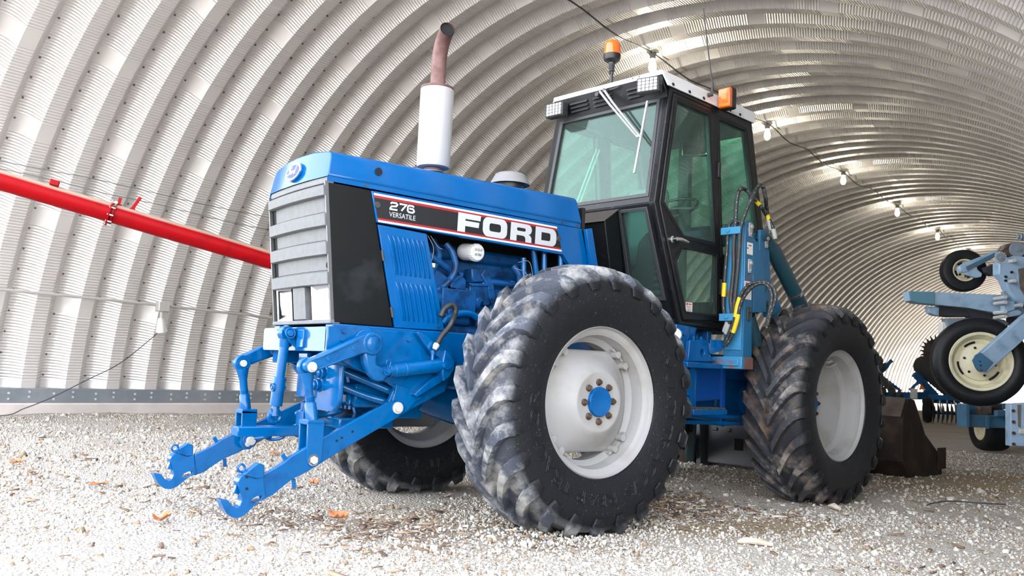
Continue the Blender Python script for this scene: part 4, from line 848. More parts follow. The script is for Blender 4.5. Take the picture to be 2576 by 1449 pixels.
q = MB().ring(t0+d*.31+Vector((.01, -.04, 0)), (0, 1, .2), .021, .0045).cyl(t0+d*.31+Vector((.01, -.045, 0)), t0+d*.31+Vector((.01, .04, 0)), .010, 10); build('link_pin', q, 'hitch_blue', tl)
build('top_link_bracket', MB().prism([(-1.49, 1.09), (-1.42, 1.10), (-1.41, .99), (-1.45, 1.02)], 'x', -.045, -.03).prism([(-1.49, 1.09), (-1.42, 1.10), (-1.41, .99), (-1.45, 1.02)], 'x', .03, .045).cyl((-.06, -1.455, 1.068), (.075, -1.455, 1.068), .018, 16).ring((.066, -1.455, 1.068), (1, 0, .2), .028, .004), 'hitch_blue', T, .002)
build('bumper_recess', MB().box(-.13, -.07, -1.414, -1.40, .995, 1.055), 'dark_void', T)
build('bumper_tab', MB().box(.09, .17, -1.425, -1.40, .99, 1.09), 'hitch_blue', T, .004)
build('coupler_plate', MB().prism([(-.10, .70), (-.10, .97), (.02, .97), (.02, .70)], 'y', -1.32, -1.29).prism([(.06, .64), (.06, .97), (.36, .97), (.36, .70), (.30, .64)], 'y', -1.28, -1.25), 'hitch_blue', T, .01)
for i, (x, z) in enumerate(((.17, .855), (.12, .785))):
    q = MB(); c = Vector((x, -1.27, z)); ax = Vector((.1, -1, -.05)).normalized(); q.lathe([(.0, .10), (.012, .10), (.014, .07), (.026, .06), (.026, .045), (.033, .042), (.033, .018), (.044, .015), (.044, -.02)], c, ax, 22); build('hydraulic_coupler', q, 'hitch_blue', T)
for p in ([(.20, -1.22, .88), (.26, -1.10, .83), (.32, -.95, .77), (.34, -.85, .73)], [(.16, -1.22, .80), (.22, -1.10, .75), (.28, -.98, .71), (.33, -.85, .68)]): build('coupler_hose', MB().tube(smooth_path(p, 5), .022, 12), 'hitch_blue', T)
build('brace_rod', MB().cyl((.25, -1.22, .92), (.34, -.92, .83), .02, 12), 'hitch_blue', T)
build('power_takeoff', MB().box(-.08, .20, -1.10, -.78, .66, .80).box(-.06, .18, -1.13, -1.09, .67, .75), 'hitch_blue', T, .02); 
q = MB()
for i in range(6): q.cyl((-.07+.05*i, -1.115, .65), (-.07+.05*i, -1.115, .67), .011, 6)
build('cover_bolts', q, 'hitch_blue', T)
q = MB().tube(smooth_path([(-.16, -1.28, .60), (-.08, -1.24, .64), (.02, -1.18, .67), (.06, -1.10, .65), (.02, -1.12, .62), (-.10, -1.22, .585)], 5), .016, 8); build('safety_chain_hook', q, 'hitch_blue', T)
# axles
build('front_axle', MB().cyl((-.84, 0, .756), (.84, 0, .756), .10, 24).lathe([(.0, -.30), (.16, -.28), (.23, -.14), (.24, .0), (.23, .14), (.16, .26), (.10, .30)], (0, 0, .756), (1, 0, 0), 28), 'hitch_blue', T, .01)
build('axle_mount', MB().box(-.34, .34, -.45, .45, .78, .95), 'hitch_blue', T, .02)
build('differential_nose', MB().lathe([(.0, .0), (.10, .0), (.13, .08), (.19, .28), (.2, .4)], (0, -.55, .74), (0, 1, 0), 24), 'hitch_blue', T)
build('rear_axle', MB().cyl((-.80, 2.65, .756), (.80, 2.65, .756), .10, 24).lathe([(.0, -.30), (.16, -.28), (.23, -.14), (.24, .0), (.23, .14), (.16, .26), (.10, .30)], (0, 2.65, .756), (1, 0, 0), 28), 'hitch_blue', T, .01, rear=True)

# ================================================================== cab (built in the rear half's own axes)
def rb(name, mb, mt, parent=T, bevel=0, **k): return build(name, mb, mt, parent, bevel, rear=True, **k)
def rboth(name, mb, mt, parent=T, bevel=0, **k):
    mm = mb.mirror(); rb(name, mb, mt, parent, bevel, **k); rb(name, mm, mt, parent, bevel, **k)
XS = .56
side_out = [(1.05, 3.02), (2.185, 3.02), (2.40, 2.14), (2.30, 1.74), (2.20, 1.30), (1.24, 1.30), (.893, 2.14)]
door_open = [(1.075, 2.985), (1.625, 2.985), (1.735, 1.92), (1.75, 1.345), (1.268, 1.325), (.935, 2.14)]
rear_hole = [(1.680, 2.945), (2.10, 2.945), (2.310, 2.150), (2.24, 1.86), (1.768, 1.86)]
C_ = empty('cab', T)
rboth('side_frame', MB().prism(side_out, 'x', XS-.055, XS, [list(reversed(door_open)), list(reversed(rear_hole))]), 'cab_black', C_, .006)
rboth('quarter_window', MB().prism(rear_hole, 'x', XS-.024, XS-.018), 'cab_glass', C_)
rboth('window_gasket', MB().prism([(1.672, 2.955), (2.108, 2.955), (2.320, 2.150), (2.247, 1.85), (1.76, 1.85)], 'x', XS-.02, XS+.004, [list(reversed([(1.70, 2.925), (2.085, 2.925), (2.288, 2.15), (2.222, 1.88), (1.788, 1.88)]))]), 'gasket', C_, .003)
g1 = [(1.110, 2.938), (1.536, 2.938), (1.664, 1.940), (1.240, 1.935), (.978, 2.148)]; g2 = [(1.228, 1.862), (1.690, 1.862), (1.706, 1.398), (1.292, 1.386), (1.148, 1.744)]
for sx in (1, -1):
    D_ = empty('cab_door', T)
    def db(nm, mb, mt, bv=0): return rb(nm, mb if sx > 0 else mb.mirror(), mt, D_, bv)
    dpoly = [(1.083, 2.976), (1.618, 2.976), (1.727, 1.92), (1.742, 1.355), (1.272, 1.335), (.943, 2.14)]
    db('door_frame', MB().prism(dpoly, 'x', XS-.03, XS+.012, [list(reversed(g1)), list(reversed(g2))]), 'cab_black', .006)
    def inset(g, k): c = (sum(p[0] for p in g)/len(g), sum(p[1] for p in g)/len(g)); return [(c[0]+(p[0]-c[0])*k, c[1]+(p[1]-c[1])*k) for p in g]
    for g in (g1, g2):
        db('pane', MB().prism(g, 'x', XS-.012, XS-.006), 'cab_glass'); db('pane_seal', MB().prism(inset(g, 1.03), 'x', XS+.008, XS+.016, [list(reversed(inset(g, .965)))]), 'gasket', .002)
    q = MB().lathe([(.0, .0), (.026, .0), (.026, .012), (.014, .018), (.012, .05), (0, .052)], (XS+.012, 1.09, 1.898), (1, 0, 0), 18); q.tube([(XS+.05, 1.085, 1.900), (XS+.056, 1.15, 1.903), (XS+.058, 1.235, 1.895)], [.013, .015, .010], 10); db('door_handle', q, 'chrome')
    q = MB()
    for zz in (2.52, 1.62): y = 1.665 if zz > 2 else 1.735; q.box(XS, XS+.03, y, y+.03, zz-.06, zz+.06)
    db('door_hinge', q, 'black', .004)
    if sx > 0:
        db('safety_sticker', MB().box(XS-.0055, XS-.0045, 1.315, 1.40, 1.402, 1.47), 'sticker'); db('sticker_mark', MB().box(XS-.005, XS-.004, 1.32, 1.345, 1.448, 1.465).box(XS-.005, XS-.004, 1.352, 1.39, 1.452, 1.462), 'sticker_red')
        q = MB()
        for zz in (1.441, 1.430, 1.418, 1.409): q.box(XS-.005, XS-.004, 1.322+.01*(zz < 1.42), 1.385, zz-.002, zz+.001)
        db('sticker_print', q, 'black')
# windscreen on its leaning plane
def on_w(pl, y0, z0, y1, z1, off=0):
    """(x, t) on the plane through two lines, t metres down from the first"""
    d = Vector((0, y1-y0, z1-z0)); L = d.length; d /= L; n = Vector((0, d.z, -d.y)) if d.z < 0 else Vector((0, -d.z, d.y))
    return [Vector((x, y0, z0))+d*t+n*off for x, t in pl]
wp = (1.05, 3.02, .893, 2.14); nrm = Vector((0, -.985, .176))
Lw = math.hypot(.157, .88)
outl = [(-.555, 0), (.555, 0), (.562, Lw), (-.562, Lw)]; gl = [(-.485, .092), (.470, .092), (.490, Lw-.058), (-.50, Lw-.058)]
rb('windscreen_frame', MB().slab(on_w(outl, *wp), nrm*-.05, [list(reversed(on_w(gl, *wp)))]), 'cab_black', C_, .006)
rb('windscreen', MB().slab([p-nrm*.016 for p in on_w(gl, *wp)], nrm*-.006), 'cab_glass', C_)
k_ = [(-.497, .08), (.482, .08), (.502, Lw-.046), (-.512, Lw-.046)]; k2 = [(-.470, .105), (.455, .105), (.474, Lw-.074), (-.484, Lw-.074)]
rb('windscreen_seal', MB().slab([p+nrm*.006 for p in on_w(k_, *wp)], nrm*-.02, [list(reversed([p+nrm*.006 for p in on_w(k2, *wp)]))]), 'plastic', C_, .003)
# header above it, with louvre slots
hp_ = (.975, 3.095, 1.035, 2.94); hn = Vector((0, -.932, -.361))
rb('header', MB().slab(on_w([(-.53, 0), (.53, 0), (.545, .166), (-.545, .166)], *hp_), hn*-.03), 'cab_black', C_, .003)
q = MB()
for x0, x1 in ((-.365, -.18), (-.13, .06), (.20, .345)):
    for t in (.045, .075, .105):
        a = on_w([(x0, t), (x1, t)], *hp_); q.slab([a[0], a[1], a[1]+Vector((-.006, .004, -.013))+hn*.016, a[0]+Vector((.006, .004, -.013))+hn*.016], hn*.002)
rb('vent_slots', q, 'plastic', C_)
q = MB()
for x0, x1 in ((-.365, -.18), (-.13, .06), (.20, .345)):
    for t in (.060, .090, .120): a = on_w([(x0+.006, t-.006), (x1-.006, t-.006), (x1-.006, t+.008), (x0+.006, t+.008)], *hp_); q.slab([p+hn*.001 for p in a], hn*.001)
rb('vent_gaps', q, 'dark_void', C_)
# lower front with its narrow windows, and the cowl between them
lp = (.893, 2.14, 1.24, 1.30); ln_ = Vector((0, -.924, -.382)); Ll = math.hypot(.347, .84)
win = [(.243, .044), (.472, .044), (.470, .708), (.180, .704)]; winL = [(-x, t) for x, t in reversed(win)]
rb('lower_front', MB().slab(on_w([(-.562, 0), (.562, 0), (.545, Ll), (-.545, Ll)], *lp), ln_*-.05, [list(reversed(on_w(win, *lp))), list(reversed(on_w(winL, *lp)))]), 'cab_black', C_, .005)
for wv in (win, winL):
    rb('lower_window', MB().slab([p-ln_*.014 for p in on_w(wv, *lp)], ln_*-.006), 'dark_glass', C_)
    c = (sum(p[0] for p in wv)/4, sum(p[1] for p in wv)/4); o_ = [(c[0]+(x-c[0])*1.14, c[1]+(t-c[1])*1.05) for x, t in wv]; i_ = [(c[0]+(x-c[0])*.93, c[1]+(t-c[1])*.975) for x, t in wv]
    rb('lower_seal', MB().slab([p+ln_*.008 for p in on_w(o_, *lp)], ln_*-.016, [list(reversed([p+ln_*.008 for p in on_w(i_, *lp)]))]), 'plastic', C_, .003)
q = MB(); A = [(-.25, .905, 2.118), (.225, .905, 2.118), (.275, .70, 2.004), (-.30, .70, 2.004)]; Bm = [(-.22, 1.14, 1.33), (.155, 1.14, 1.33), (.20, .95, 1.33), (-.26, .95, 1.33)]
q.add(A+Bm, [(0, 1, 2, 3), (7, 6, 5, 4), (0, 4, 5, 1), (1, 5, 6, 2), (2, 6, 7, 3), (3, 7, 4, 0)]); rb('cowl', q, 'cab_black', C_, .006)
q = MB(); q.add([(-.27, .91, 2.128), (.238, .91, 2.128), (.285, .688, 2.005), (-.31, .688, 2.005), (-.27, .91, 2.12), (.238, .91, 2.12), (.285, .688, 1.997), (-.31, .688, 1.997)], [(0, 1, 2, 3), (7, 6, 5, 4), (0, 4, 5, 1), (1, 5, 6, 2), (2, 6, 7, 3), (3, 7, 4, 0)]); rb('cowl_lid', q, 'plastic_brown' if mat('plastic_brown', (.055, .045, .04), .55) else '', C_, .002)
# rear of cab, floor, ceiling
rb('rear_frame', MB().slab([(-.555, 2.185, 3.02), (.555, 2.185, 3.02), (.562, 2.40, 2.14), (-.562, 2.40, 2.14)], (0, -.04, -.01), [[(-.48, 2.21, 2.92), (-.49, 2.375, 2.24), (.49, 2.375, 2.24), (.48, 2.21, 2.92)]]), 'cab_black', C_, .005)
rb('rear_window', MB().slab([(-.48, 2.195, 2.92), (.48, 2.195, 2.92), (.49, 2.36, 2.24), (-.49, 2.36, 2.24)], (0, -.006, 0)), 'cab_glass', C_)
rb('rear_panel', MB().slab([(-.562, 2.40, 2.14), (.562, 2.40, 2.14), (.555, 2.20, 1.30), (-.555, 2.20, 1.30)], (0, -.04, .01), [[(-.47, 2.375, 2.04), (-.46, 2.26, 1.55), (.46, 2.26, 1.55), (.47, 2.375, 2.04)]]), 'cab_black', C_, .005)
rb('cab_floor', MB().box(-.53, .53, 1.2, 2.2, 1.285, 1.34), 'black', C_); rb('headliner', MB().box(-.51, .51, 1.08, 2.16, 2.975, 3.02), 'interior', C_)
# roof
rf = MB(); top = [(-.515, .985, 3.135), (.515, .985, 3.135), (.515, 2.27, 3.135), (-.515, 2.27, 3.135)]; mid = [(-.53, .972, 3.128), (.53, .972, 3.128), (.53, 2.285, 3.128), (-.53, 2.285, 3.128)]; low = [(-.552, .972, 3.088), (.552, .972, 3.088), (.583, 2.20, 3.02), (-.583, 2.20, 3.02)]
low = [(-.575, 1.0, 3.012), (.575, 1.0, 3.012), (.575, 2.195, 3.015), (-.575, 2.195, 3.015)]; lip = [(-.54, .972, 3.094), (.54, .972, 3.094)]
rf.add(top+mid+[(-.535, .972, 3.094), (.535, .972, 3.094), (.535, 2.28, 3.094), (-.535, 2.28, 3.094)], [(0, 1, 2, 3), (0, 4, 5, 1), (1, 5, 6, 2), (2, 6, 7, 3), (3, 7, 4, 0), (4, 8, 9, 5), (5, 9, 10, 6), (6, 10, 11, 7), (7, 11, 8, 4), (11, 10, 9, 8)])
rboth('roof_skirt', MB().slab([(.531, .974, 3.129), (.531, 2.284, 3.129), (.577, 2.195, 3.014), (.577, 1.0, 3.012)], (-.012, 0, 0)), 'roof_white', T, .002)
rb('roof_back', MB().slab([(-.53, 2.283, 3.12), (.53, 2.283, 3.12), (.57, 2.2, 3.014), (-.57, 2.2, 3.014)], (0, -.012, 0)), 'roof_white', T); rb('cab_roof', rf, 'roof_white', T, .004)
q = MB()
for y in (1.06, 1.27, 1.46, 1.83, 1.98): hexbolt(q, (.572, y, 3.032), (1, 0, .3), .010, .008, .013)
rb('roof_screws', q, 'black', T)
q = MB()
for x in (.27, .33): q.cyl((x, .9725, 3.118), (x, .970, 3.118), .006, 8)
rb('roof_rivets', q, 'black', T)
# work lamps
def work_lamp(x, y, z, ang):
    W = empty('work_lamp', T); M = Matrix.Translation((x, y, z)) @ Matrix.Rotation(ang, 4, 'Z')
    def wb(nm, mb, mt, bv=0): return rb(nm, mb.xf(M), mt, W, bv)
    wb('lamp_housing', MB().box(-.088, .088, -.03, .045, -.058, .058), 'plastic', .010); wb('lamp_lens', MB().box(-.078, .078, -.034, -.02, -.048, .048), 'lamp_white', .004)
    q = MB()
    for i in range(6): q.box(-.0795+.0308*i, -.0765+.0308*i+.001, -.038, -.033, -.05, .05)
    for i in range(5): q.box(-.08, .08, -.038, -.033, -.0495+.0245*i, -.0465+.0245*i)
    wb('lamp_guard', q, 'black'); q = MB().tube([(.0, .03, -.0), (.0, .07, .02), (0, .10, .02)], .012, 8).cyl((.09, .0, 0), (.098, 0, 0), .008, 8); wb('lamp_bracket', q, 'plastic')
work_lamp(.460, .925, 3.010, .22); work_lamp(-.455, .93, 3.0, .05)
# wiper
q = MB(); base_ = Vector((-.03, .955, 3.075)); j1 = Vector((.368, .915, 2.648)); 
for off in (Vector((0, 0, 0)), Vector((.035, 0, .012))): q.tube([base_+off, base_.lerp(j1, .3)+off*.8+Vector((0, -.012, 0)), j1+off*.5], [.010, .0095, .007], 8)
rb('wiper_arm', q, 'keeper', T); rb('wiper_blade', MB().bar((.418, .965, 2.915), (.398, .862, 2.36), .012, .016, (1, 0, 0)).bar(j1, (.409, .910, 2.645), .012, .016), 'keeper', T)
rb('wiper_pivot', MB().cyl(base_+Vector((-.02, .03, -.02)), base_+Vector((-.02, -.015, -.02)), .018, 12).cyl(base_+Vector((.05, .03, 0)), base_+Vector((.04, -.01, 0)), .014, 12).tube(smooth_path([(.05, .97, 3.075), (.11, .955, 3.068), (.15, .96, 3.078)], 4), .006, 6), 'plastic', T)
# beacon
bx, by = .042, 1.0; Bk = empty('beacon', T)
rb('beacon_post', MB().lathe([(.0, 3.10), (.014, 3.10), (.014, 3.20), (.016, 3.21), (.016, 3.225), (.012, 3.23)], (bx, by, 0), n=16).ring((bx, by-.004, 3.222), (1, 0, 0), .02, .004), 'plastic', Bk)
rb('beacon_stem', MB().lathe([(.012, 3.225), (.024, 3.23), (.020, 3.245), (.024, 3.252), (.021, 3.262), (.025, 3.27), (.022, 3.28), (.027, 3.29), (.026, 3.305)], (bx, by, 0), n=18), 'plastic', Bk)
rb('beacon_base', MB().lathe([(.0, 3.30), (.040, 3.302), (.060, 3.318), (.066, 3.342), (.066, 3.362), (.0, 3.362)], (bx, by, 0), n=28), 'black', Bk)
q = [(.064, 3.36)]+[(.064-.004*i/6+(.0016 if i % 2 else 0), 3.362+.075*i/7) for i in range(8)]+[(.054, 3.452), (.045, 3.468), (.03, 3.474), (0, 3.476)]; rb('beacon_dome', MB().lathe(q, (bx, by, 0), n=32), 'orange_lens', Bk)
# antenna, side marker
q = MB().cyl((.575, 1.515, 3.07), (.61, 1.515, 3.07), .016, 12).cyl((.61, 1.515, 3.06), (.61, 1.513, 3.16), .009, 10); q.tube(smooth_path([(.61, 1.513, 3.15), (.608, 1.475, 3.30), (.60, 1.43, 3.52), (.595, 1.395, 3.70)], 4), [.006]*12+[.004], 6); q.lathe([(0, 0), (.005, .0), (.005, .01), (0, .012)], (.595, 1.395, 3.70), n=8); rb('antenna', q, 'wire', T)
Mk = empty('side_marker', T); rb('marker_body', MB().box(.585, .700, 1.655, 1.72, 2.985, 3.150), 'black', Mk, .012); rb('marker_lens', MB().box(.590, .695, 1.625, 1.668, 2.992, 3.143), 'orange_lens', Mk, .008)
rb('marker_reflector', MB().box(.60, .685, 1.621, 1.627, 3.0, 3.02).box(.62, .665, 1.621, 1.627, 3.05, 3.10), 'orange_bright', Mk, .002)
# inside the cab
I_ = empty('cab_interior', T)
def ib(nm, mb, mt, bv=0): return rb(nm, mb, mt, I_, bv)
sw = Vector((.22, 1.60, 2.245)); swa = Vector((.1, -.55, .85)).normalized(); ib('steering_wheel', MB().ring(sw, swa, .195, .013, 40, 10), 'black')
ib('steering_spokes', MB().cyl(sw, sw-swa*.05, .04, 14).bar(sw, sw+Vector((.19, .0, -.02)), .02, .012).bar(sw, sw+Vector((-.19, 0, .02)), .02, .012), 'black'); ib('steering_column', MB().tube(smooth_path([sw-swa*.03, (.20, 1.66, 2.0), (.17, 1.66, 1.7), (.15, 1.60, 1.33)], 4), [.035]*8+[.05]*5, 12), 'black')
q = MB(); 
for i in range(9): q.ring((.32, 1.42-.012*i, 1.86-.055*i), (0, .2, 1), .065, .020, 18, 6)
ib('column_boot', q, 'seat_grey'); ib('console', MB().prism([(1.30, 1.34), (1.38, 1.95), (1.50, 2.06), (1.58, 1.98), (1.60, 1.34)], 'x', .05, .38), 'interior', .02)
ib('seat_back', MB().box(-.40, -.02, 1.78, 1.92, 1.95, 2.50), 'seat_grey', .06); ib('seat_cushion', MB().box(-.42, .0, 1.45, 1.92, 1.78, 1.95), 'seat_grey', .05); ib('seat_post', MB().box(-.3, -.12, 1.6, 1.8, 1.33, 1.8), 'interior')
ib('arm_rest', MB().box(.10, .16, 1.55, 1.75, 2.02, 2.05).cyl((.13, 1.6, 1.33), (.13, 1.62, 2.02), .015, 10), 'interior', .01)
ib('lever', MB().cyl((.36, 1.95, 1.5), (.38, 1.96, 2.17), .009, 8), 'black'); ib('lever_knob', MB().lathe([(0, -.028), (.018, -.022), (.028, 0), (.018, .022), (0, .028)], (.38, 1.96, 2.19), n=14), 'yellow_cream')
mq = Matrix.Translation((.34, 1.735, 2.735)) @ Matrix.Rotation(.42, 4, 'Z') @ Matrix.Rotation(-.05, 4, 'X'); ib('mirror_case', MB().box(-.125, .125, -.015, .02, -.065, .065, mq), 'black', .012); ib('mirror_glass', MB().box(-.113, .113, -.019, -.014, -.054, .054, mq), 'mirror', .002); ib('mirror_stalk', MB().cyl((.34, 1.75, 2.76), (.30, 1.85, 2.98), .009, 8), 'black')
ib('far_wiper', MB().cyl((-.42, 1.40, 2.78), (-.42, 1.18, 2.30), .006, 6).cyl((-.42, 1.44, 2.78), (-.42, 1.22, 2.30), .006, 6), 'zinc')
ib('inner_post', MB().box(-.10, .0, 2.12, 2.18, 2.1, 3.0), 'interior')

# ================================================================== loader frame and mid chassis
L_ = T
mast = [(1.700, 1.06), (1.700, 2.06), (1.715, 2.10), (1.74, 2.115), (1.79, 2.115), (1.82, 2.09), (1.825, 1.06)]
rboth('loader_mast', MB().prism(mast, 'x', .640, .805), 'loader_blue', L_, .006)
rb('mast_face', MB().box(.655, .792, 1.692, 1.701, 1.14, 2.10), 'loader_worn', L_, .003)
rb('mast_foot', MB().box(.56, .815, 1.665, 1.83, 1.00, 1.09), 'loader_worn', L_, .006); rb('mast_foot_plate', MB().box(.60, .79, 1.655, 1.668, 1.02, 1.075), 'loader_worn', L_, .006)
rboth('brace_plate', MB().prism([(1.810,2.001),(1.889,1.962),(1.995,1.731),(2.024,1.444),(1.839,1.429)]+[], 'x', .79, .805), 'loader_blue', L_, .003)
rboth('arm_plate', MB().prism([(2.06, 2.10), (2.19, 2.12), (2.23, 1.72), (2.42, 1.50), (2.33, 1.44), (2.17, 1.42), (2.05, 1.74)], 'x', .70, .725), 'loader_blue', L_, .005)
rboth('arm_plate', MB().prism([(1.85, 2.02), (2.01, 1.98), (2.19, 1.45), (1.83, 1.43)], 'x', .64, .655), 'loader_blue', L_, .005)
rboth('cross_pin_tube', MB().cyl((.66, 2.13, 2.045), (.40, 2.13, 2.045), .042, 20).cyl((.74, 2.13, 2.045), (.66, 2.13, 2.045), .03, 18), 'loader_dark' if mat('loader_dark', (.012, .05, .07), .4) else '', L_)
rboth('loader_arm', MB().tube([(.71, 2.18, 2.03), (.71, 2.30, 1.96), (.71, 2.74, 1.58), (.64, 3.2, 1.05), (.45, 4.0, .50), (.40, 4.95, .30)], [.05, .062, .062, .07, .07, .06], 18), 'loader_dark', L_)
rboth('arm_band', MB().cyl((.71, 2.645, 1.662), (.71, 2.668, 1.642), .066, 20), 'steel', L_); rboth('lift_ram', MB().cyl((.705, 1.93, 1.41), (.705, 2.06, 1.20), .055, 18).cyl((.70, 2.03, 1.62), (.70, 2.5, 1.2), .018, 12), 'loader_dark', L_)
def keeper(c, n):
    q = MB(); c = Vector(c)
    q.prism([(c.y-.022, c.z+.05), (c.y+.022, c.z+.05), (c.y+.026, c.z-.0), (c.y+.018, c.z-.055), (c.y-.018, c.z-.055), (c.y-.026, c.z)], 'x', c.x, c.x+.010); q.cyl(c+Vector((.008, 0, .02)), c+Vector((.026, 0, .02)), .015, 14); q.cyl(c+Vector((.008, 0, -.035)), c+Vector((.018, 0, -.035)), .009, 6); return rb('pin_keeper', q, n, L_, .003)
for y, z in ((1.765, 2.05), (1.765, 1.775), (1.765, 1.415)): keeper((.805, y, z), 'keeper' if z > 1.5 else 'plastic')
for y, z in ((2.15, 2.02), (2.13, 1.66), (2.17, 1.50)): keeper((.725, y, z), 'keeper' if z > 1.9 else 'loader_dark')
rb('mast_label', MB().box(.805, .8065, 1.73, 1.81, 1.86, 1.95), 'sticker', L_); rb('mast_warning_label', MB().box(.805, .8065, 1.705, 1.80, 1.52, 1.655), 'sticker', L_); rb('warning_mark', MB().box(.8062, .8072, 1.715, 1.765, 1.61, 1.645), 'sticker_red', L_)
rb('mast_label_tear', MB().box(.806, .8072, 1.745, 1.79, 1.925, 1.932).box(.806, .8072, 1.73, 1.745, 1.90, 1.91), 'black', L_)
for z in (2.03, 1.38): rb('hose_clamp', MB().box(.635, .80, 1.632, 1.650, z-.028, z+.028).cyl((.70, 1.635, z), (.70, 1.622, z), .015, 12), 'loader_worn', L_, .004)
HZ = [[(.740,1.655,2.044),(.747,1.655,2.083),(.749,1.655,2.153),(.755,1.655,2.253),(.768,1.655,2.321),(.793,1.655,2.343)]+[(.772,1.750,2.356),(.823,1.750,2.302)]+[(.776,1.900,2.292),(.822,1.900,2.241)]+[(.777,2.050,2.214),(.806,2.050,2.164),(.835,2.050,2.105),(.853,2.050,2.041)], [(.785,1.655,2.010),(.800,1.655,2.078),(.832,1.655,2.165),(.873,1.655,2.249)]+[(.861,1.750,2.348),(.893,1.750,2.376)]+[(.830,1.900,2.399),(.854,1.900,2.314)]+[(.782,2.050,2.255),(.801,2.050,2.170),(.815,2.050,2.112)],
  [(.741,1.655,2.014),(.736,1.655,1.895),(.739,1.655,1.756),(.728,1.655,1.608),(.719,1.655,1.500),(.732,1.655,1.401),(.700,1.655,1.343),(.679,1.655,1.299)], [(.785,1.655,2.010),(.782,1.655,1.892),(.774,1.655,1.754),(.761,1.655,1.607),(.749,1.655,1.479),(.743,1.655,1.411),(.712,1.655,1.343),(.691,1.655,1.284)],
  [(.697,1.660,2.099),(.682,1.660,2.020),(.677,1.660,1.900),(.666,1.660,1.740),(.658,1.660,1.581),(.655,1.660,1.482),(.668,1.660,1.383),(.681,1.660,1.343)], [(.680,1.640,1.175),(.728,1.640,1.273),(.769,1.640,1.380),(.789,1.640,1.477),(.820,1.640,1.554),(.873,1.640,1.611),(.937,1.640,1.632),(1.000,1.640,1.632),(1.052,1.640,1.608),(1.084,1.640,1.564),(1.090,1.640,1.507),(1.071,1.640,1.442),(1.046,1.640,1.376),(1.032,1.640,1.320)], [(.691,1.640,1.166),(.745,1.640,1.244),(.786,1.640,1.360),(.806,1.640,1.457),(.842,1.640,1.534),(.895,1.640,1.590),(.948,1.640,1.617),(1.000,1.640,1.620),(1.042,1.640,1.585),(1.062,1.640,1.527),(1.055,1.640,1.461),(1.036,1.640,1.376),(1.024,1.640,1.320)],
  [(.699,1.660,2.088),(.719,1.660,2.102),(.775,1.660,2.099),(.797,1.660,2.087)]]
for i, h in enumerate(HZ):
    h = [Vector(p) for p in h]
    H_ = empty('loader_hose', T); pth = smooth_path(h, 5); rb('hose_body', MB().tube(pth, .0155 if i < 4 else .0135, 10), 'rubber_hose', H_)
    if i in (0, 1, 4, 5, 6):
        n = len(pth); bands = {0: (.60, .68), 1: (.86, .95), 4: (.50, .62), 5: (.16, .28), 6: (.10, .20)}[i]; a, b = int(n*bands[0]), int(n*bands[1])+1; rb('hose_band', MB().tube(pth[a:b], .0165, 10), 'yellow', H_)
        ds = MB()
        for k in range(2, n-3, 3):
            if k < a-2 or k > b: m_ = (pth[k]+pth[k+1])/2; d = (pth[k+1]-pth[k]); e = Vector((.55, -.8, 0)).normalized(); e = (e-d.normalized()*e.dot(d.normalized())).normalized(); ds.bar(m_-d*.35+e*.0148, m_+d*.35+e*.0145, .0035, .002, e)
        rb('hose_dashes', ds, 'hose_print', H_, split=False)['kind'] = 'stuff'
    if i in (0, 1, 2, 3): e = pth[-1]; d = (pth[-1]-pth[-2]).normalized(); rb('hose_end', MB().tube([e-d*.05, e, e+d*.03], [.019, .019, .014], 12), 'keeper', H_)
# mid frame, step and tank
rb('frame_plate', MB().prism([(1.193,1.118),(1.434,1.130),(1.438,1.033),(1.420,.743),(1.423,.693),(1.350,.656),(1.283,.714),(1.240,.865)], 'x', .54, .58), 'blue', L_, .006)
rb('frame_shelf', MB().box(.50, .66, 1.20, 1.66, .992, 1.032), 'blue', L_, .006); rb('frame_bracket', MB().prism([(1.297,1.036),(1.315,1.191),(1.560,1.209),(1.580,1.094),(1.660,1.048)], 'x', .56, .60, [list(reversed(circle2((.600,1.480,1.107)[1:], .026)))]), 'blue', L_, .006)
rb('bracket_wing', MB().slab([(.60, 1.57, 1.21), (.60, 1.57, 1.10), (.63, 1.68, 1.13), (.64, 1.72, 1.185), (.63, 1.70, 1.21)], (.012, -.012, 0)), 'blue', L_, .004)
q = MB()
for c in [(.580,1.344,.971),(.580,1.334,.805)]: hexbolt(q, c, (1, 0, 0), .022, .016)
for x, y in ((.57, 1.40), (.57, 1.50)): q.cyl((x, y, 1.19), (x, y, 1.225), .012, 6)
rb('frame_bolt', q, 'blue', L_); rb('frame_web', MB().box(.40, .56, 1.455, 1.475, .70, 1.05), 'blue', L_, .004)
rb('cab_mount', MB().prism([(1.20, 1.30), (1.38, 1.30), (1.33, 1.13), (1.20, 1.11)], 'x', .52, .56).prism([(1.36, 1.30), (1.50, 1.30), (1.42, 1.14)], 'x', .44, .54), 'blue', L_, .008); q = MB(); hexbolt(q, (.56, 1.285, 1.245), (1, 0, 0), .026, .016); rb('mount_bolt', q, 'blue', L_)
rb('step', MB().box(.58, .72, 1.20, 1.64, .662, .700), 'blue', L_, .004); q = MB()
for i in range(22): q.box(.59, .715, 1.225+.0185*i, 1.234+.0185*i, .70, .712)
rb('step_grip', q, 'rusty_nut', L_, split=False)
rb('fuel_tank', MB().prism([(1.50, 1.05), (2.10, 1.05), (2.10, .76), (1.90, .75), (1.50, .73)], 'x', -.42, .42), 'tank_blue' if mat('tank_blue', (.004, .07, .33), .45) else '', L_, .02)
rboth('low_rail', MB().bar((.45, 1.20, .655), (.50, 2.20, .625), .03, .03), 'blue', L_, .004); rboth('low_rail', MB().bar((.48, 1.22, .60), (.52, 2.25, .575), .03, .028), 'blue', L_, .004)
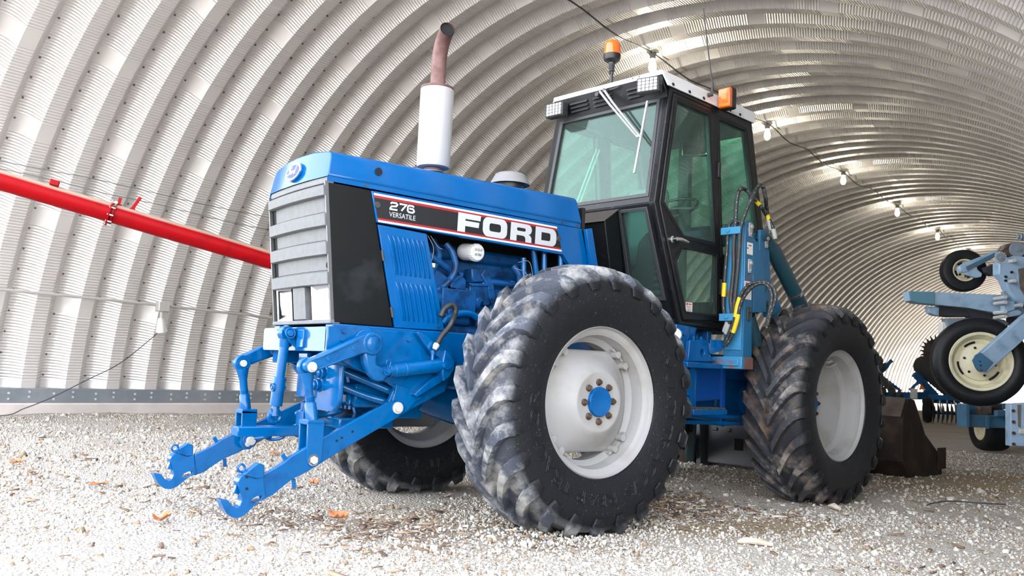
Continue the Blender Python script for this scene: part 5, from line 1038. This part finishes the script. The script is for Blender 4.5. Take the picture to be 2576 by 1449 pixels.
rb('tank_strap', MB().box(.42, .44, 2.02, 2.06, .55, 1.06), 'tank_blue', L_)
rb('pivot_housing', MB().box(-.30, .30, .95, 1.6, .55, .95), 'hitch_blue', L_, .03); rb('mid_valve', MB().cyl((.30, 1.55, 1.20), (.48, 1.62, 1.22), .05, 16).cyl((.45, 1.45, 1.22), (.45, 1.75, 1.22), .02, 10).box(.40, .5, 1.70, 1.76, 1.19, 1.29), 'engine_blue', L_, .01)
rboth('rear_chassis_rail', MB().box(.26, .34, 1.25, 3.2, .92, 1.12), 'blue', L_, .008); rb('mirror_lamp', MB().lathe([(0, 0), (.045, 0), (.05, .01), (.04, .03), (0, .035)], (.575, 1.16, 1.22), (.7, -.7, 0), 20), 'zinc', L_)
build('joint_grease_nipple', MB().cyl((.56, 1.12, 1.10), (.60, 1.10, 1.105), .015, 10), 'zinc', T)
rb('rear_transaxle', MB().box(-.28, .28, 2.2, 3.0, .58, 1.0), 'hitch_blue', L_, .04)
# bucket and its carrier
Bu = empty('loader_bucket', T)
bp_ = [(5.16, .80), (5.02, .62), (5.02, .18), (5.16, .0), (6.02, .0), (6.02, .02), (5.19, .03), (5.05, .19), (5.05, .61), (5.18, .775), (5.30, .79), (5.30, .815)]
rb('bucket_shell', MB().prism(bp_, 'x', -1.35, .65), 'rust_dark', Bu, .006); rb('bucket_top_sheet', MB().slab([(-1.35, 5.02, .62), (.65, 5.02, .62), (.65, 5.16, .812), (-1.35, 5.16, .812)], (0, -.012, .008)), 'bucket_top', Bu, .003)
sp_ = [(5.02, .60), (5.17, .805), (5.33, .80), (5.62, .44), (6.08, .19), (6.10, .0), (5.16, .0), (5.02, .18)]
for x in (-1.37, .645): rb('bucket_side', MB().prism(sp_, 'x', x, x+.025), 'rust_dark', Bu, .004)
rb('side_cutter', MB().box(.672, .69, 5.95, 6.17, .06, .29), 'rust_dark', Bu, .006)
rb('carrier_plate', MB().box(-.99, .10, 4.05, 4.10, .04, .47).box(-.92, -.86, 4.035, 4.06, .38, .42).box(-.75, -.70, 4.035, 4.06, .38, .42), 'carrier' if mat('carrier', (.05, .055, .065), .5, coat=.2) else '', Bu, .015); 
for x in (-1.07, .15): rb('carrier_rib', MB().prism([(3.93, .50), (4.10, .54), (5.04, .5), (5.04, .02), (3.97, .0)], 'x', x, x+.06), 'carrier' if x < 0 else 'rust_dark', Bu, .006)
rb('carrier_arm', MB().bar((-.62, 3.2, .72), (-1.20, 4.05, .10), .10, .22), 'loader_dark', Bu, .02); rb('carrier_shoe', MB().prism([(3.9, .26), (4.2, .34), (4.25, .0), (3.95, .0)], 'x', -1.40, -1.16), 'rust_dark', Bu, .01); rb('carrier_tube', MB().cyl((-1.0, 4.5, .40), (.6, 4.5, .40), .06, 18), 'loader_dark', Bu); rb('bucket_slot', MB().box(-.66, -.56, 4.046, 4.0505, .20, .32), 'dark_void', Bu)

# ================================================================== grain auger behind the bonnet
A_ = empty('grain_auger', None, (-5.3, -.9, 0)); tag(A_, 'long red auger tube sloping down behind the bonnet, dusty on top', 'auger')
AL = Vector((5.3, .9, 0))
def ab(nm, mb, mt, bv=0): return build(nm, mb.xf(Matrix.Translation(AL)), mt, A_, bv)
a0, a1 = Vector((-5.614, -2.227, 2.655)), Vector((-4.939, .490, 2.080)); ad = (a1-a0).normalized(); s0 = a0-ad*4.2; s1 = a1+ad*4.2; AR = .106
ab('tube', MB().tube([s0, a0.lerp(a1, .44), s1], AR, 40), 'auger_dusty' if speckle(mat('auger_dusty', (.29, .001, .004), .45, spec=.1), (.23, .001, .004), 6, .5, .7) else '')
n, l, b = nodes(MATS['auger_dusty'])          # straw dust settled on every upward face
ge = n.new('ShaderNodeNewGeometry'); sx_ = n.new('ShaderNodeSeparateXYZ'); l.new(ge.outputs['Normal'], sx_.inputs[0]); no = n.new('ShaderNodeTexNoise'); no.inputs['Scale'].default_value = 9; mm = n.new('ShaderNodeMath'); mm.operation = 'MULTIPLY_ADD'; mm.inputs[1].default_value = .22; l.new(no.outputs['Fac'], mm.inputs[0]); l.new(sx_.outputs['Z'], mm.inputs[2])
r = n.new('ShaderNodeValToRGB'); r.color_ramp.elements[0].position = .58; r.color_ramp.elements[1].position = .80; l.new(mm.outputs[0], r.inputs[0]); mx = n.new('ShaderNodeMix'); mx.data_type = 'RGBA'; l.new(b.inputs['Base Color'].links[0].from_socket, mx.inputs['A']); mx.inputs['B'].default_value = (.40, .28, .21, 1); l.new(r.outputs[0], mx.inputs['Factor']); l.new(mx.outputs['Result'], b.inputs['Base Color'])
fl_ = Vector((-5.345,-1.208,2.433)); fl_ = a0+ad*(fl_-a0).dot(ad)
ab('flange', MB().lathe([(.10, -.006), (.150, -.006), (.150, .010), (.10, .010)], fl_, ad, 36, close=True).lathe([(.10, .03), (.128, .03), (.128, .045), (.10, .045)], fl_, ad, 36, close=True), 'auger_dusty')
up_ = (Vector((0, 0, 1))-ad*ad.z).normalized(); sd_ = ad.cross(up_)
br = a0+ad*(Vector((-5.499,-1.751,2.605))-a0).dot(ad); ab('saddle', MB().bar(br+up_*.10+sd_*.05, br+up_*.16+sd_*.05, .07, .09, ad), 'auger_red', .006)
for k, hgt in ((.06, .19), (.20, .26)): p = fl_+ad*k; ab('truss_bracket', MB().bar(p+up_*.09, p+up_*hgt+ad*.05*(k > .1), .035, .014, sd_).box(-.04, .04, -.03, .03, -.01, .01, Matrix.Translation(p+up_*.1)), 'auger_red', .003)
q = MB()
for k in range(10): t_ = 2*PI*k/10; q.cyl(fl_+(up_*math.cos(t_)+sd_*math.sin(t_))*.132-ad*.012, fl_+(up_*math.cos(t_)+sd_*math.sin(t_))*.132+ad*.05, .009, 6)
ab('flange_bolt', q, 'steel')
leg = MB()
for t_ in (.9, -.9): f_ = s0.lerp(s1, .16); leg.tube([f_+Vector((0, 0, -.1)), Vector((f_.x+t_, f_.y, .05))], .03, 10)
f2 = s0.lerp(s1, .90)
for t_ in (.6, -.6): leg.tube([f2+Vector((0, 0, -.1)), Vector((f2.x+t_, f2.y, .05))], .03, 10)
ab('stand', leg, 'auger_red')
for nm, pts, lab in (('slack_wire', [(-11.800,3.984,3.261),(-11.800,4.167,3.256),(-11.800,4.742,3.260),(-11.800,5.475,3.265),(-11.800,6.289,3.236),(-11.800,7.192,3.210),(-11.800,8.200,3.206),(-11.800,8.832,3.190)], 'upper of two slack wires across the ribbed wall above the auger'), ('slack_wire', [(-11.800,3.992,3.182),(-11.800,4.175,3.161),(-11.800,4.802,3.145),(-11.800,5.546,3.095),(-11.800,6.302,3.081),(-11.800,7.208,3.028),(-11.800,8.217,3.000),(-11.800,8.850,2.978)], 'lower of two slack wires across the ribbed wall above the auger')):
    pts = [(pts[0][0], 3.12, pts[0][2])]+list(pts)+[(pts[-1][0], pts[-1][1]+4, pts[-1][2]), (pts[-1][0], pts[-1][1]+12, pts[-1][2])]
    tag(build(nm, MB().tube(smooth_path([BM @ Vector(p) for p in pts], 3), .007, 5), 'wire_grey'), lab, 'wire', 'wires across the wall')

# ================================================================== folded planter on the right
Pv = Vector((math.cos(BA), math.sin(BA), 0)); Pf = Vector((-math.sin(BA), math.cos(BA), 0))     # across and along the shed
fh = Vector((fwd.x, fwd.y, 0)).normalized(); rh = Vector((fh.y, -fh.x, 0))
PL = empty('planter', None, (.95, 6.6, 0)); tag(PL, 'folded pale blue planter with raised cream-rimmed gauge wheels beside the shed end', 'planter')
PO = Matrix.Translation((-.95, -6.6, 0))
def pb(nm, mb, mt, bv=0, par=PL): return build(nm, mb.xf(PO), mt, par, bv)
back = fh                                       # thickness runs away from the camera side
def plate(nm, pts, th, mt, bv=.006): return pb(nm, MB().slab(pts, back*th), mt, bv)
def implement_wheel(nm, c, R, W, rimr, ax, rimmat):
    w_ = empty(nm, PL); c = Vector(c); ax = Vector(ax).normalized(); h = W/2
    tp_ = [(rimr, -h*.8), (rimr*1.06, -h*.95), ((R+rimr)/2, -h*1.05), (R*.93, -h*.92), (R*.985, -h*.7), (R, -h*.3), (R, h*.3), (R*.985, h*.7), (R*.93, h*.92), ((R+rimr)/2, h*1.05), (rimr*1.06, h*.95), (rimr, h*.8)]
    pb('tire', MB().lathe(tp_, c, ax, 56), 'rubber_plain', par=w_)
    rp_2 = [(rimr*1.03, h*.98), (rimr*1.01, h*1.05), (rimr*.93, h*.98), (rimr*.90, h*.7), (rimr*.84, h*.55), (rimr*.80, h*.15), (rimr*.68, h*.12), (rimr*.66, h*.26), (rimr*.60, h*.36), (rimr*.36, h*.40), (rimr*.3, h*.5), (0, h*.5)]
    pb('rim', MB().lathe(rp_2, c, ax, 56), rimmat, par=w_); pb('rim_back', MB().lathe([(rimr, -h*.85), (rimr*.8, -h*.3), (0, -h*.3)], c, ax, 40), rimmat, par=w_)
    q = MB(); u = Vector((0, 0, 1)); v = ax.cross(u).normalized()
    for k in range(6): t_ = 2*PI*k/6+.3; p = c+ax*(h*.38)+(u*math.cos(t_)+v*math.sin(t_))*rimr*.5; q.cyl(p, p+ax*.012, .014, 8)
    pb('hub_bolt', q, 'dark_void', par=w_)
    q = MB()
    for a_, b_ in ((.2, .75), (1.6, 2.3), (3.6, 4.2), (5.0, 5.4)): q.tube([c+ax*(h*.30)+(u*math.cos(a_+(b_-a_)*k/6)+v*math.sin(a_+(b_-a_)*k/6))*rimr*.69 for k in range(7)], .012, 6)
    pb('rim_slot', q, 'dark_void', par=w_); return w_
wax = -(fh*.93+rh*.28); big = Vector((.401,6.534,1.246)); implement_wheel('gauge_wheel', big, .492, .24, .315, wax, 'rim_cream')
sml = Vector((.069,6.917,2.326)); implement_wheel('gauge_wheel', sml, .250, .16, .128, -(fh*.95+rh*.2), 'rim_cream')
plate('wheel_arm', [(.576,6.178,1.314),(.884,6.499,1.740),(1.013,6.642,1.874),(1.004,6.661,1.672),(.615,6.257,1.125),(.573,6.203,1.132),(.548,6.155,1.236)], .10, 'implement_pale', .01)
q = MB()
for p in [(.568,6.163,1.241),(.570,6.172,1.196),(.574,6.185,1.150)]: p = Vector(p); q.cyl(p, p-back*.01, .012, 12)
pb('arm_hole', q, 'dark_void'); plate('arm_hub_plate', [(.527,6.095,1.242),(.548,6.112,1.301),(.586,6.155,1.333),(.665,6.271,1.233),(.612,6.219,1.133),(.576,6.175,1.121),(.547,6.134,1.157)], .02, 'implement_blue', .004)
plate('tool_bar', [(-.194,6.148,2.025),(-.076,6.296,2.029),(.478,6.993,2.030),(.637,7.193,2.031),(.626,7.216,1.795),(.457,7.000,1.813),(.223,6.698,1.867),(-.140,6.236,1.898),(-.185,6.175,1.920)], .16, 'implement_pale', .012)
plate('tool_bar_end', [(-.184,6.129,2.022),(-.001,6.359,2.027),(-.007,6.372,1.887),(-.130,6.216,1.896),(-.175,6.156,1.918)], .02, 'implement_teal' if mat('implement_teal', (.10, .24, .32), .45) else '', .004)
plate('under_bracket', [(-.115,6.432,1.873),(-.033,6.537,1.866),(-.037,6.547,1.768),(-.070,6.504,1.775),(-.102,6.460,1.799)], .10, 'implement_pale'); plate('meter_box', [(-.041,6.556,1.885),(.158,6.809,1.873),(.187,6.860,1.778),(.042,6.679,1.768),(-.046,6.566,1.779)], .16, 'implement_dark' if mat('implement_dark', (.035, .035, .045), .5) else ''); plate('meter_box', [(.167,6.788,1.871),(.397,7.085,1.826),(.394,7.091,1.764),(.195,6.840,1.767)], .14, 'implement_dark')
plate('hanger', [(-.015,6.659,1.749),(.301,7.052,1.781),(.412,7.194,1.762),(.448,7.248,1.711),(.035,6.732,1.682),(.010,6.710,1.618)], .12, 'implement_steel' if mat('implement_steel', (.22, .27, .33), .45) else ''); plate('white_box', [(-.065,6.682,1.707),(-.021,6.738,1.710),(-.006,6.783,1.542),(-.074,6.698,1.537)], .10, 'sticker'); plate('white_box_stripe', [(-.066,6.683,1.590),(-.010,6.753,1.594),(-.011,6.755,1.572),(-.067,6.685,1.568)], .01, 'harrow_blue', 0)
plate('main_post', [(.555,6.712,2.382),(.654,6.826,2.449),(.739,6.935,2.446),(.746,6.991,2.139),(.736,7.012,1.916),(.671,6.932,1.911),(.613,6.838,2.044),(.582,6.778,2.178),(.548,6.726,2.236)], .14, 'implement_pale', .01)
plate('rusty_patch', [(.689,6.877,2.304),(.738,6.935,2.325),(.722,6.966,1.999),(.694,6.918,2.082)], .01, 'implement_brown', 0)
plate('upper_arm', [(.157,6.622,2.338),(.192,6.660,2.375),(.442,6.949,2.546),(.534,7.052,2.627),(.543,7.071,2.575),(.451,6.968,2.490),(.204,6.691,2.275),(.165,6.642,2.277)], .07, 'implement_pale', .008)
plate('arm_channel', [(.216,6.664,2.338),(.427,6.903,2.511),(.437,6.921,2.476),(.225,6.682,2.295)], .01, 'implement_blue', .002)
plate('small_plate', [(.185,6.655,2.250),(.282,6.765,2.327),(.323,6.826,2.269),(.316,6.823,2.233),(.277,6.776,2.217)], .03, 'implement_pale', .004)
plate('chain_case', [(.533,6.826,2.511),(.558,6.847,2.582),(.608,6.906,2.611),(.684,7.001,2.616),(.726,7.058,2.585),(.721,7.069,2.472),(.634,6.961,2.462),(.553,6.858,2.469)], .10, 'implement_brown', .01)
plate('spring_rod', [(.366,6.805,2.335),(.428,6.878,2.374),(.462,6.917,2.394),(.456,6.930,2.254),(.411,6.876,2.242),(.375,6.824,2.283)], .08, 'implement_dark', .02)
q = MB()
for p, r_ in (((.665,6.893,2.526), .085), ((.552,6.735,2.424), .055)): p = Vector(p); q.cyl(p, p-back*.025, r_, 28); q.cyl(p-back*.02, p-back*.045, r_*.3, 14)
pb('sprocket', q, 'implement_steel'); q = MB()
for k in range(14): p = Vector((.552,6.735,2.424)); t_ = 2*PI*k/14; e = (rh*math.cos(t_)+Vector((0, 0, 1))*math.sin(t_))*.058; q.cyl(p+e, p+e-back*.025, .010, 6)
build('sprocket_teeth', q.xf(PO), 'zinc', PL, split=False)
q = MB(); e = [Vector(p) for p in [(.534,6.752,2.475),(.617,6.842,2.571),(.667,6.900,2.605),(.704,6.949,2.582),(.709,6.965,2.522),(.665,6.921,2.454),(.573,6.805,2.457),(.522,6.750,2.397),(.507,6.726,2.430)]]; q.tube(smooth_path(e, 4), .010, 6); pb('drive_chain', q, 'rusty_nut')
q = MB()
for p in [(.690,6.753,2.385),(.679,6.774,2.160),(.606,6.711,1.976),(.596,6.732,1.760),(.605,6.718,1.917),(.598,6.727,1.812),(.714,6.859,1.895)]: p = Vector(p); q.cyl(p+back*.2, p, .020, 12); q.cyl(p, p-back*.02, .022, 6)
pb('pivot_bolt', q, 'zinc'); q = MB()
for p in [(.648,6.815,2.265),(.604,6.768,2.211),(.602,6.772,2.168)]: p = Vector(p); q.cyl(p+back*.02, p, .014, 10)
pb('plate_hole', q, 'dark_void')
plate('parallel_link', [(.552,6.801,1.792),(.657,6.924,1.850),(.688,6.967,1.827),(.676,6.957,1.792),(.561,6.819,1.749)], .04, 'implement_pale', .006); plate('parallel_link', [(.543,6.830,2.055),(.576,6.869,2.066),(.612,6.921,2.025),(.589,6.898,1.981),(.545,6.844,1.978)], .05, 'implement_steel', .006); plate('link_block', [(.557,6.814,1.948),(.632,6.909,1.945),(.633,6.925,1.851),(.556,6.834,1.811)], .08, 'implement_pale', .006)
plate('dark_gap_plate', [(.434,7.251,2.090),(.506,7.363,1.952),(.550,7.419,1.956),(.540,7.440,1.741),(.415,7.289,1.697)], .05, 'implement_dark', 0)
q = MB(); p0 = Vector((.450,7.488,2.774)); q.tube([p0+rh*.0, p0+rh*.25], .02, 8); [q.ring(p0+rh*(.03+.03*k), rh, .035, .012, 14, 6) for k in range(6)]; pb('coil_spring', q, 'implement_steel')
# spiked wheel
sp0 = Vector((-.358,7.173,1.378)); sa = -(fh*.9+rh*.2).normalized(); u = Vector((0, 0, 1)); v = sa.cross(u).normalized(); pts = []
for k in range(22):
    t_ = 2*PI*k/22
    for dt, rr in ((0, .155), (.10, .215), (.17, .165)): pts.append(sp0+(u*math.cos(t_+dt)+v*math.sin(t_+dt))*rr)
pb('spiked_wheel', MB().slab(pts, sa*.012), 'rust_dark')
q = MB()
for t_ in (0, 2.1, 4.2): p = sp0+(u*math.cos(t_)+v*math.sin(t_))*.05; q.cyl(p+sa*.011, p+sa*.016, .012, 10)
pb('spiked_wheel_hole', q, 'sticker')
# stand plate near the frame edge, carrying the folded wing down to the floor
plate('stand_plate', [(1.027,5.774,.806),(1.259,6.060,.849),(1.238,6.103,.401),(1.007,5.814,.389)], .10, 'implement_pale', .006); q = MB()
for p in [(1.042,5.788,.740),(1.038,5.800,.631),(1.034,5.812,.520),(1.029,5.822,.411)]: p = Vector(p); q.cyl(p, p-back*.015, .016, 12)
pb('stand_bolt', q, 'rusty_nut'); plate('stand_rust', [(1.073,5.817,.800),(1.095,5.845,.802),(1.082,5.863,.577),(1.068,5.845,.585)], .004, 'implement_brown', 0); plate('stand_latch', [(1.088,5.825,.560),(1.139,5.887,.573),(1.136,5.893,.510),(1.086,5.829,.516)], .03, 'zinc', .004)
f_ = Vector((1.154,5.996,.413)); pb('stand_foot', MB().cyl((f_.x, f_.y, f_.z), (f_.x, f_.y, .0), .06, 16).cyl((f_.x, f_.y, 0), (f_.x, f_.y, .03), .15, 20), 'implement_blue'); t0 = Vector((.909,6.557,2.088)); pb('inner_post', MB().tube([f_+back*.1, t0+rh*.25], .07, 12).tube([t0+rh*.25, Vector((.672,7.097,1.890))+rh*.05], .07, 12), 'implement_blue')
# carriage with its floor wheel further back
G0 = 13.6
cw = Vector((-1.318,10.989,.222)); implement_wheel('floor_wheel', (cw.x, cw.y, .34), .34, .40, .18, rh, 'rim_cream'); 
plate('carriage_beam', [(-1.355,10.245,.556),(-.936,10.769,.572),(-.945,10.788,.379),(-1.360,10.268,.370)], .22, 'implement_blue', .01); plate('beam_cap', [(-1.329,10.173,.708),(-1.302,10.203,.730),(-1.311,10.248,.374),(-1.341,10.210,.372)], .30, 'implement_blue', .006); plate('beam_strap', [(-1.147,10.424,.564),(-1.117,10.462,.566),(-1.127,10.481,.360),(-1.157,10.444,.358)], .02, 'implement_blue', .004)
plate('beam_post', [(-1.459,10.563,.789),(-1.361,10.684,.796),(-1.373,10.708,.542),(-1.471,10.587,.535)], .1, 'implement_blue'); plate('rusty_drum', [(-1.321,10.588,.699),(-1.189,10.751,.722),(-1.196,10.766,.568),(-1.328,10.602,.552)], .2, 'implement_brown', .02); plate('dark_post', [(-1.232,10.856,.735),(-1.135,10.978,.742),(-1.143,10.994,.566),(-1.240,10.873,.559)], .1, 'implement_dark'); plate('blue_cup', [(-1.019,10.493,.647),(-.924,10.610,.654),(-.954,10.587,.557),(-1.023,10.502,.552)], .1, 'implement_blue', .01); plate('back_beam', [(-1.307,11.407,.744),(-.942,11.861,.770),(-.947,11.870,.676),(-1.311,11.416,.650)], .2, 'implement_blue', .006)
pb('carriage_tie', MB().tube([Vector((-.940,10.776,.503)), f_+back*.3+Vector((0, 0, .3))], .06, 10), 'implement_blue')

# ================================================================== disc harrow at the far end
HRW = empty('disc_harrow', None, tuple(BM @ Vector((-8.6, 25, 0)))); tag(HRW, 'blue folding disc harrow with shiny discs far behind the bucket', 'harrow'); HM = HRW.matrix_basis.copy(); HM = Matrix.Translation(HRW.location); HI = HM.inverted()
def hbd(nm, mb, mt, bv=0): return build(nm, mb.xf(HI), mt, HRW, bv)
def H_pt(*a): return [Vector(p) for p in a[0]]
def disc(c, ax, R, nm='disc_blade'):
    ax = Vector(ax).normalized(); return hbd(nm, MB().lathe([(0, .05), (R*.5, .035), (R, -.02), (R*.99, -.028), (R*.5, .025), (0, .04)], c, ax, 24), 'disc_pale')
e = [Vector(p) for p in [(-6.939,20.695,.328),(-6.235,21.573,.378)]]; dirv = (e[1]-e[0]); dirv.z = 0
for k in range(12): p = e[0]+dirv*(k/9.); disc((p.x, p.y, .30), (rh*.9-fh*.45), .30)
q = MB(); a, b_ = e[0], e[0]+dirv*1.3; hbd('gang_bar', MB().tube([(a.x, a.y, .30), (b_.x, b_.y, .30)], .05, 10), 'harrow_blue'); hbd('gang_frame', MB().bar((a.x, a.y, .72)-Vector((0, 0, 0)) if False else Vector((a.x, a.y, .72)), Vector((b_.x, b_.y, .72)), .14, .14), 'harrow_blue', .01)
wing = [Vector(p) for p in [(-7.590,21.338,1.307),(-6.964,22.234,.610),(-7.349,21.719,.811)]]
for k in range(10):
    p = Vector((-7.504,21.398,1.622)).lerp(Vector((-6.951,22.207,.897)), k/9); disc(p, (rh*.3-fh*.9-Vector((0, 0, .3))), .27)
def hbar(sp, th, nm='frame_bar'):
    q = [Vector(p) for p in sp]; mb = MB()
    for a, b_ in zip(q, q[1:]): mb.bar(a, b_, th, th)
    return hbd(nm, mb, 'harrow_blue', .01)
hbar([(-7.642,21.265,1.356),(-7.288,21.805,.751)], .16); hbar([(-8.264,20.495,1.272),(-7.914,21.002,.844)], .08); hbar([(-7.752,21.202,.876),(-7.552,21.408,1.165)], .08); hbar([(-8.392,20.427,.673),(-7.436,21.619,.740)], .22); hbar([(-8.125,20.620,1.597),(-8.273,20.472,1.350),(-8.330,20.465,.933),(-8.344,20.493,.637)], .16); hbar([(-8.362,20.367,1.305),(-8.127,20.623,1.557),(-8.033,20.717,1.722)], .10); hbar([(-7.440,21.587,.917),(-7.415,21.658,.663),(-7.528,21.520,.636)], .14); hbar([(-8.406,20.336,1.144),(-8.305,20.456,1.191),(-8.296,20.517,.876)], .12); hbar([(-7.286,21.023,.602),(-6.632,21.848,.591)], .12); hbar([(-7.598,21.259,1.752),(-7.510,21.405,1.523)], .05); hbar([(-7.615,21.292,1.397),(-7.492,21.489,1.130),(-7.347,21.722,.806)], .10)
for p in [(-8.186,20.193,1.775),(-8.129,20.279,1.682),(-8.185,20.230,1.541),(-8.239,20.180,1.420),(-8.113,20.326,1.507),(-8.184,20.270,1.287),(-8.253,20.206,1.146),(-8.271,20.204,1.008),(-8.267,20.234,.852),(-8.140,20.341,1.193),(-8.121,20.383,1.077),(-7.993,20.566,.930),(-8.050,20.480,1.023),(-8.109,20.439,.804),(-7.949,20.639,.816),(-7.831,20.802,.726)]: p = Vector(p); disc(p, rh*.5-fh*.8, .14, 'small_disc')
tri = [Vector(p) for p in [(-7.239,20.710,.917),(-7.190,20.748,1.073),(-7.125,20.853,.925)]]; hbd('warning_triangle', MB().slab(tri, fh*.02), 'orange_bright'); hbd('warning_triangle_edge', MB().tube(tri, .025, 6, closed=True), 'sticker_red')
hbd('lamp_post', MB().bar(*[Vector(p) for p in [(-7.379,20.695,.920),(-7.392,20.721,.650)]], .16, .1, fh), 'sticker'); hbd('harrow_wheel', MB().lathe([(.15, -.1), (.32, -.1), (.36, 0), (.32, .1), (.15, .1)], (lambda p: (p.x, p.y, .36))(Vector((-6.973,20.657,.292))), rh*.8-fh*.5, 26, close=True), 'rubber_plain')
lg = MB()
for p in [(-8.344,20.493,.637),(-7.918,21.012,.746),(-7.436,21.619,.740)]: lg.tube([p, (p[0], p[1], 0)], .06, 8)
hbd('frame_leg', lg, 'harrow_blue'); hbd('cream_cylinder', MB().cyl(*[Vector(p) for p in [(-8.209,19.858,1.662),(-8.136,19.951,1.658)]], .12, 14), 'yellow_cream')
for k in range(4):
    p = Vector((-6.882,20.744,.469)).lerp(Vector((-6.504,21.216,.496)), k/3); hbd('scraper', MB().bar((p.x, p.y, .70), (p.x+.05, p.y, .30), .05, .02), 'zinc')

# ================================================================== odds and ends on the floor
def leaf(c, s, ang, curl, label):
    pts = [(.0, -.60), (.06, -.40), (.20, -.38), (.24, -.22), (.36, -.12), (.28, .02), (.34, .16), (.20, .22), (.16, .38), (.05, .36), (0, .55), (-.08, .34), (-.22, .36), (-.22, .18), (-.38, .10), (-.30, -.04), (-.34, -.20), (-.18, -.24), (-.14, -.40), (-.04, -.38)]
    mb = MB(); ca, sa_ = math.cos(ang), math.sin(ang); P = [(0, 0)]+pts
    def h(x, y): return curl*(.9*y*y+.8*abs(x)**1.5+.10*math.sin(9*x+7*y)+.35*max(0, x+y))
    for dz in (.004, .0):
        for x, y in P: X_, Y_ = x*ca-y*sa_, x*sa_+y*ca; mb.v.append((c[0]+X_*s, c[1]+Y_*s, float(ground_z(c[0], c[1]))+.018+h(x, y)*s+dz))
    n = len(P)
    for i in range(1, n): j = i % (n-1)+1; mb.f += [(0, i, j), (n, n+j, n+i), (i, i+n, j+n, j)]
    return tag(build('fallen_leaf', mb, 'leaf', sharp=60), label, 'leaf', 'dry leaves on the gravel')
for px_, s, ang, cu, lab in (((-.182,-2.007,.000), .13, .6, .9, 'curled orange dry leaf on gravel below the far hitch claw'), ((.047,-1.073,-.000), .14, 2.0, .9, 'curled brown dry leaf on gravel in front of the big tyre'), ((-1.336,-.554,.000), .13, 1.0, .6, 'pale brown dry leaf lying behind the near hitch claw'), ((-3.331,-2.204,.000), .12, 2.5, .6, 'small orange dry leaf at the edge, on far stones'), ((-1.732,-1.952,.000), .13, .2, .4, 'tiny tan dry leaf on open gravel before the wall'), ((-3.186,-.068,-.000), .14, 1.4, .3, 'tan dry leaf between the two hitch arms')): leaf(px_, s, ang, cu, lab)
c = Vector((1.641,.570,.020)); d = Vector((1.807,.665,.020)); q = MB().tube(smooth_path([c, c.lerp(d, .3)+Vector((0, 0, .012)), c.lerp(d, .7)+Vector((0, 0, .01)), d], 3), [.006, .012, .016, .017, .017, .016, .015, .013, .010, .006][:10], 7); tag(build('wood_splinter', q, 'wood'), 'long pale splinter of wood lying on the gravel', 'wood splinter')
c = Vector((1.070,2.436,.020)); d = Vector((1.198,2.371,.020)); tag(build('wood_splinter', MB().tube([c, c.lerp(d, .5)+Vector((0, 0, .01)), d], [.01, .022, .012], 7), 'wood'), 'short tan piece of wood just past the rear tyre', 'wood splinter')
tag(build('loose_wire', MB().tube(smooth_path([(1.422,3.208,.025),(1.376,3.401,.025),(1.369,3.650,.025),(1.439,3.771,.025),(1.559,3.850,.025),(1.681,3.991,.025)], 4), .006, 6), 'wire'), 'thin dark wire lying on the gravel near the bucket', 'wire')
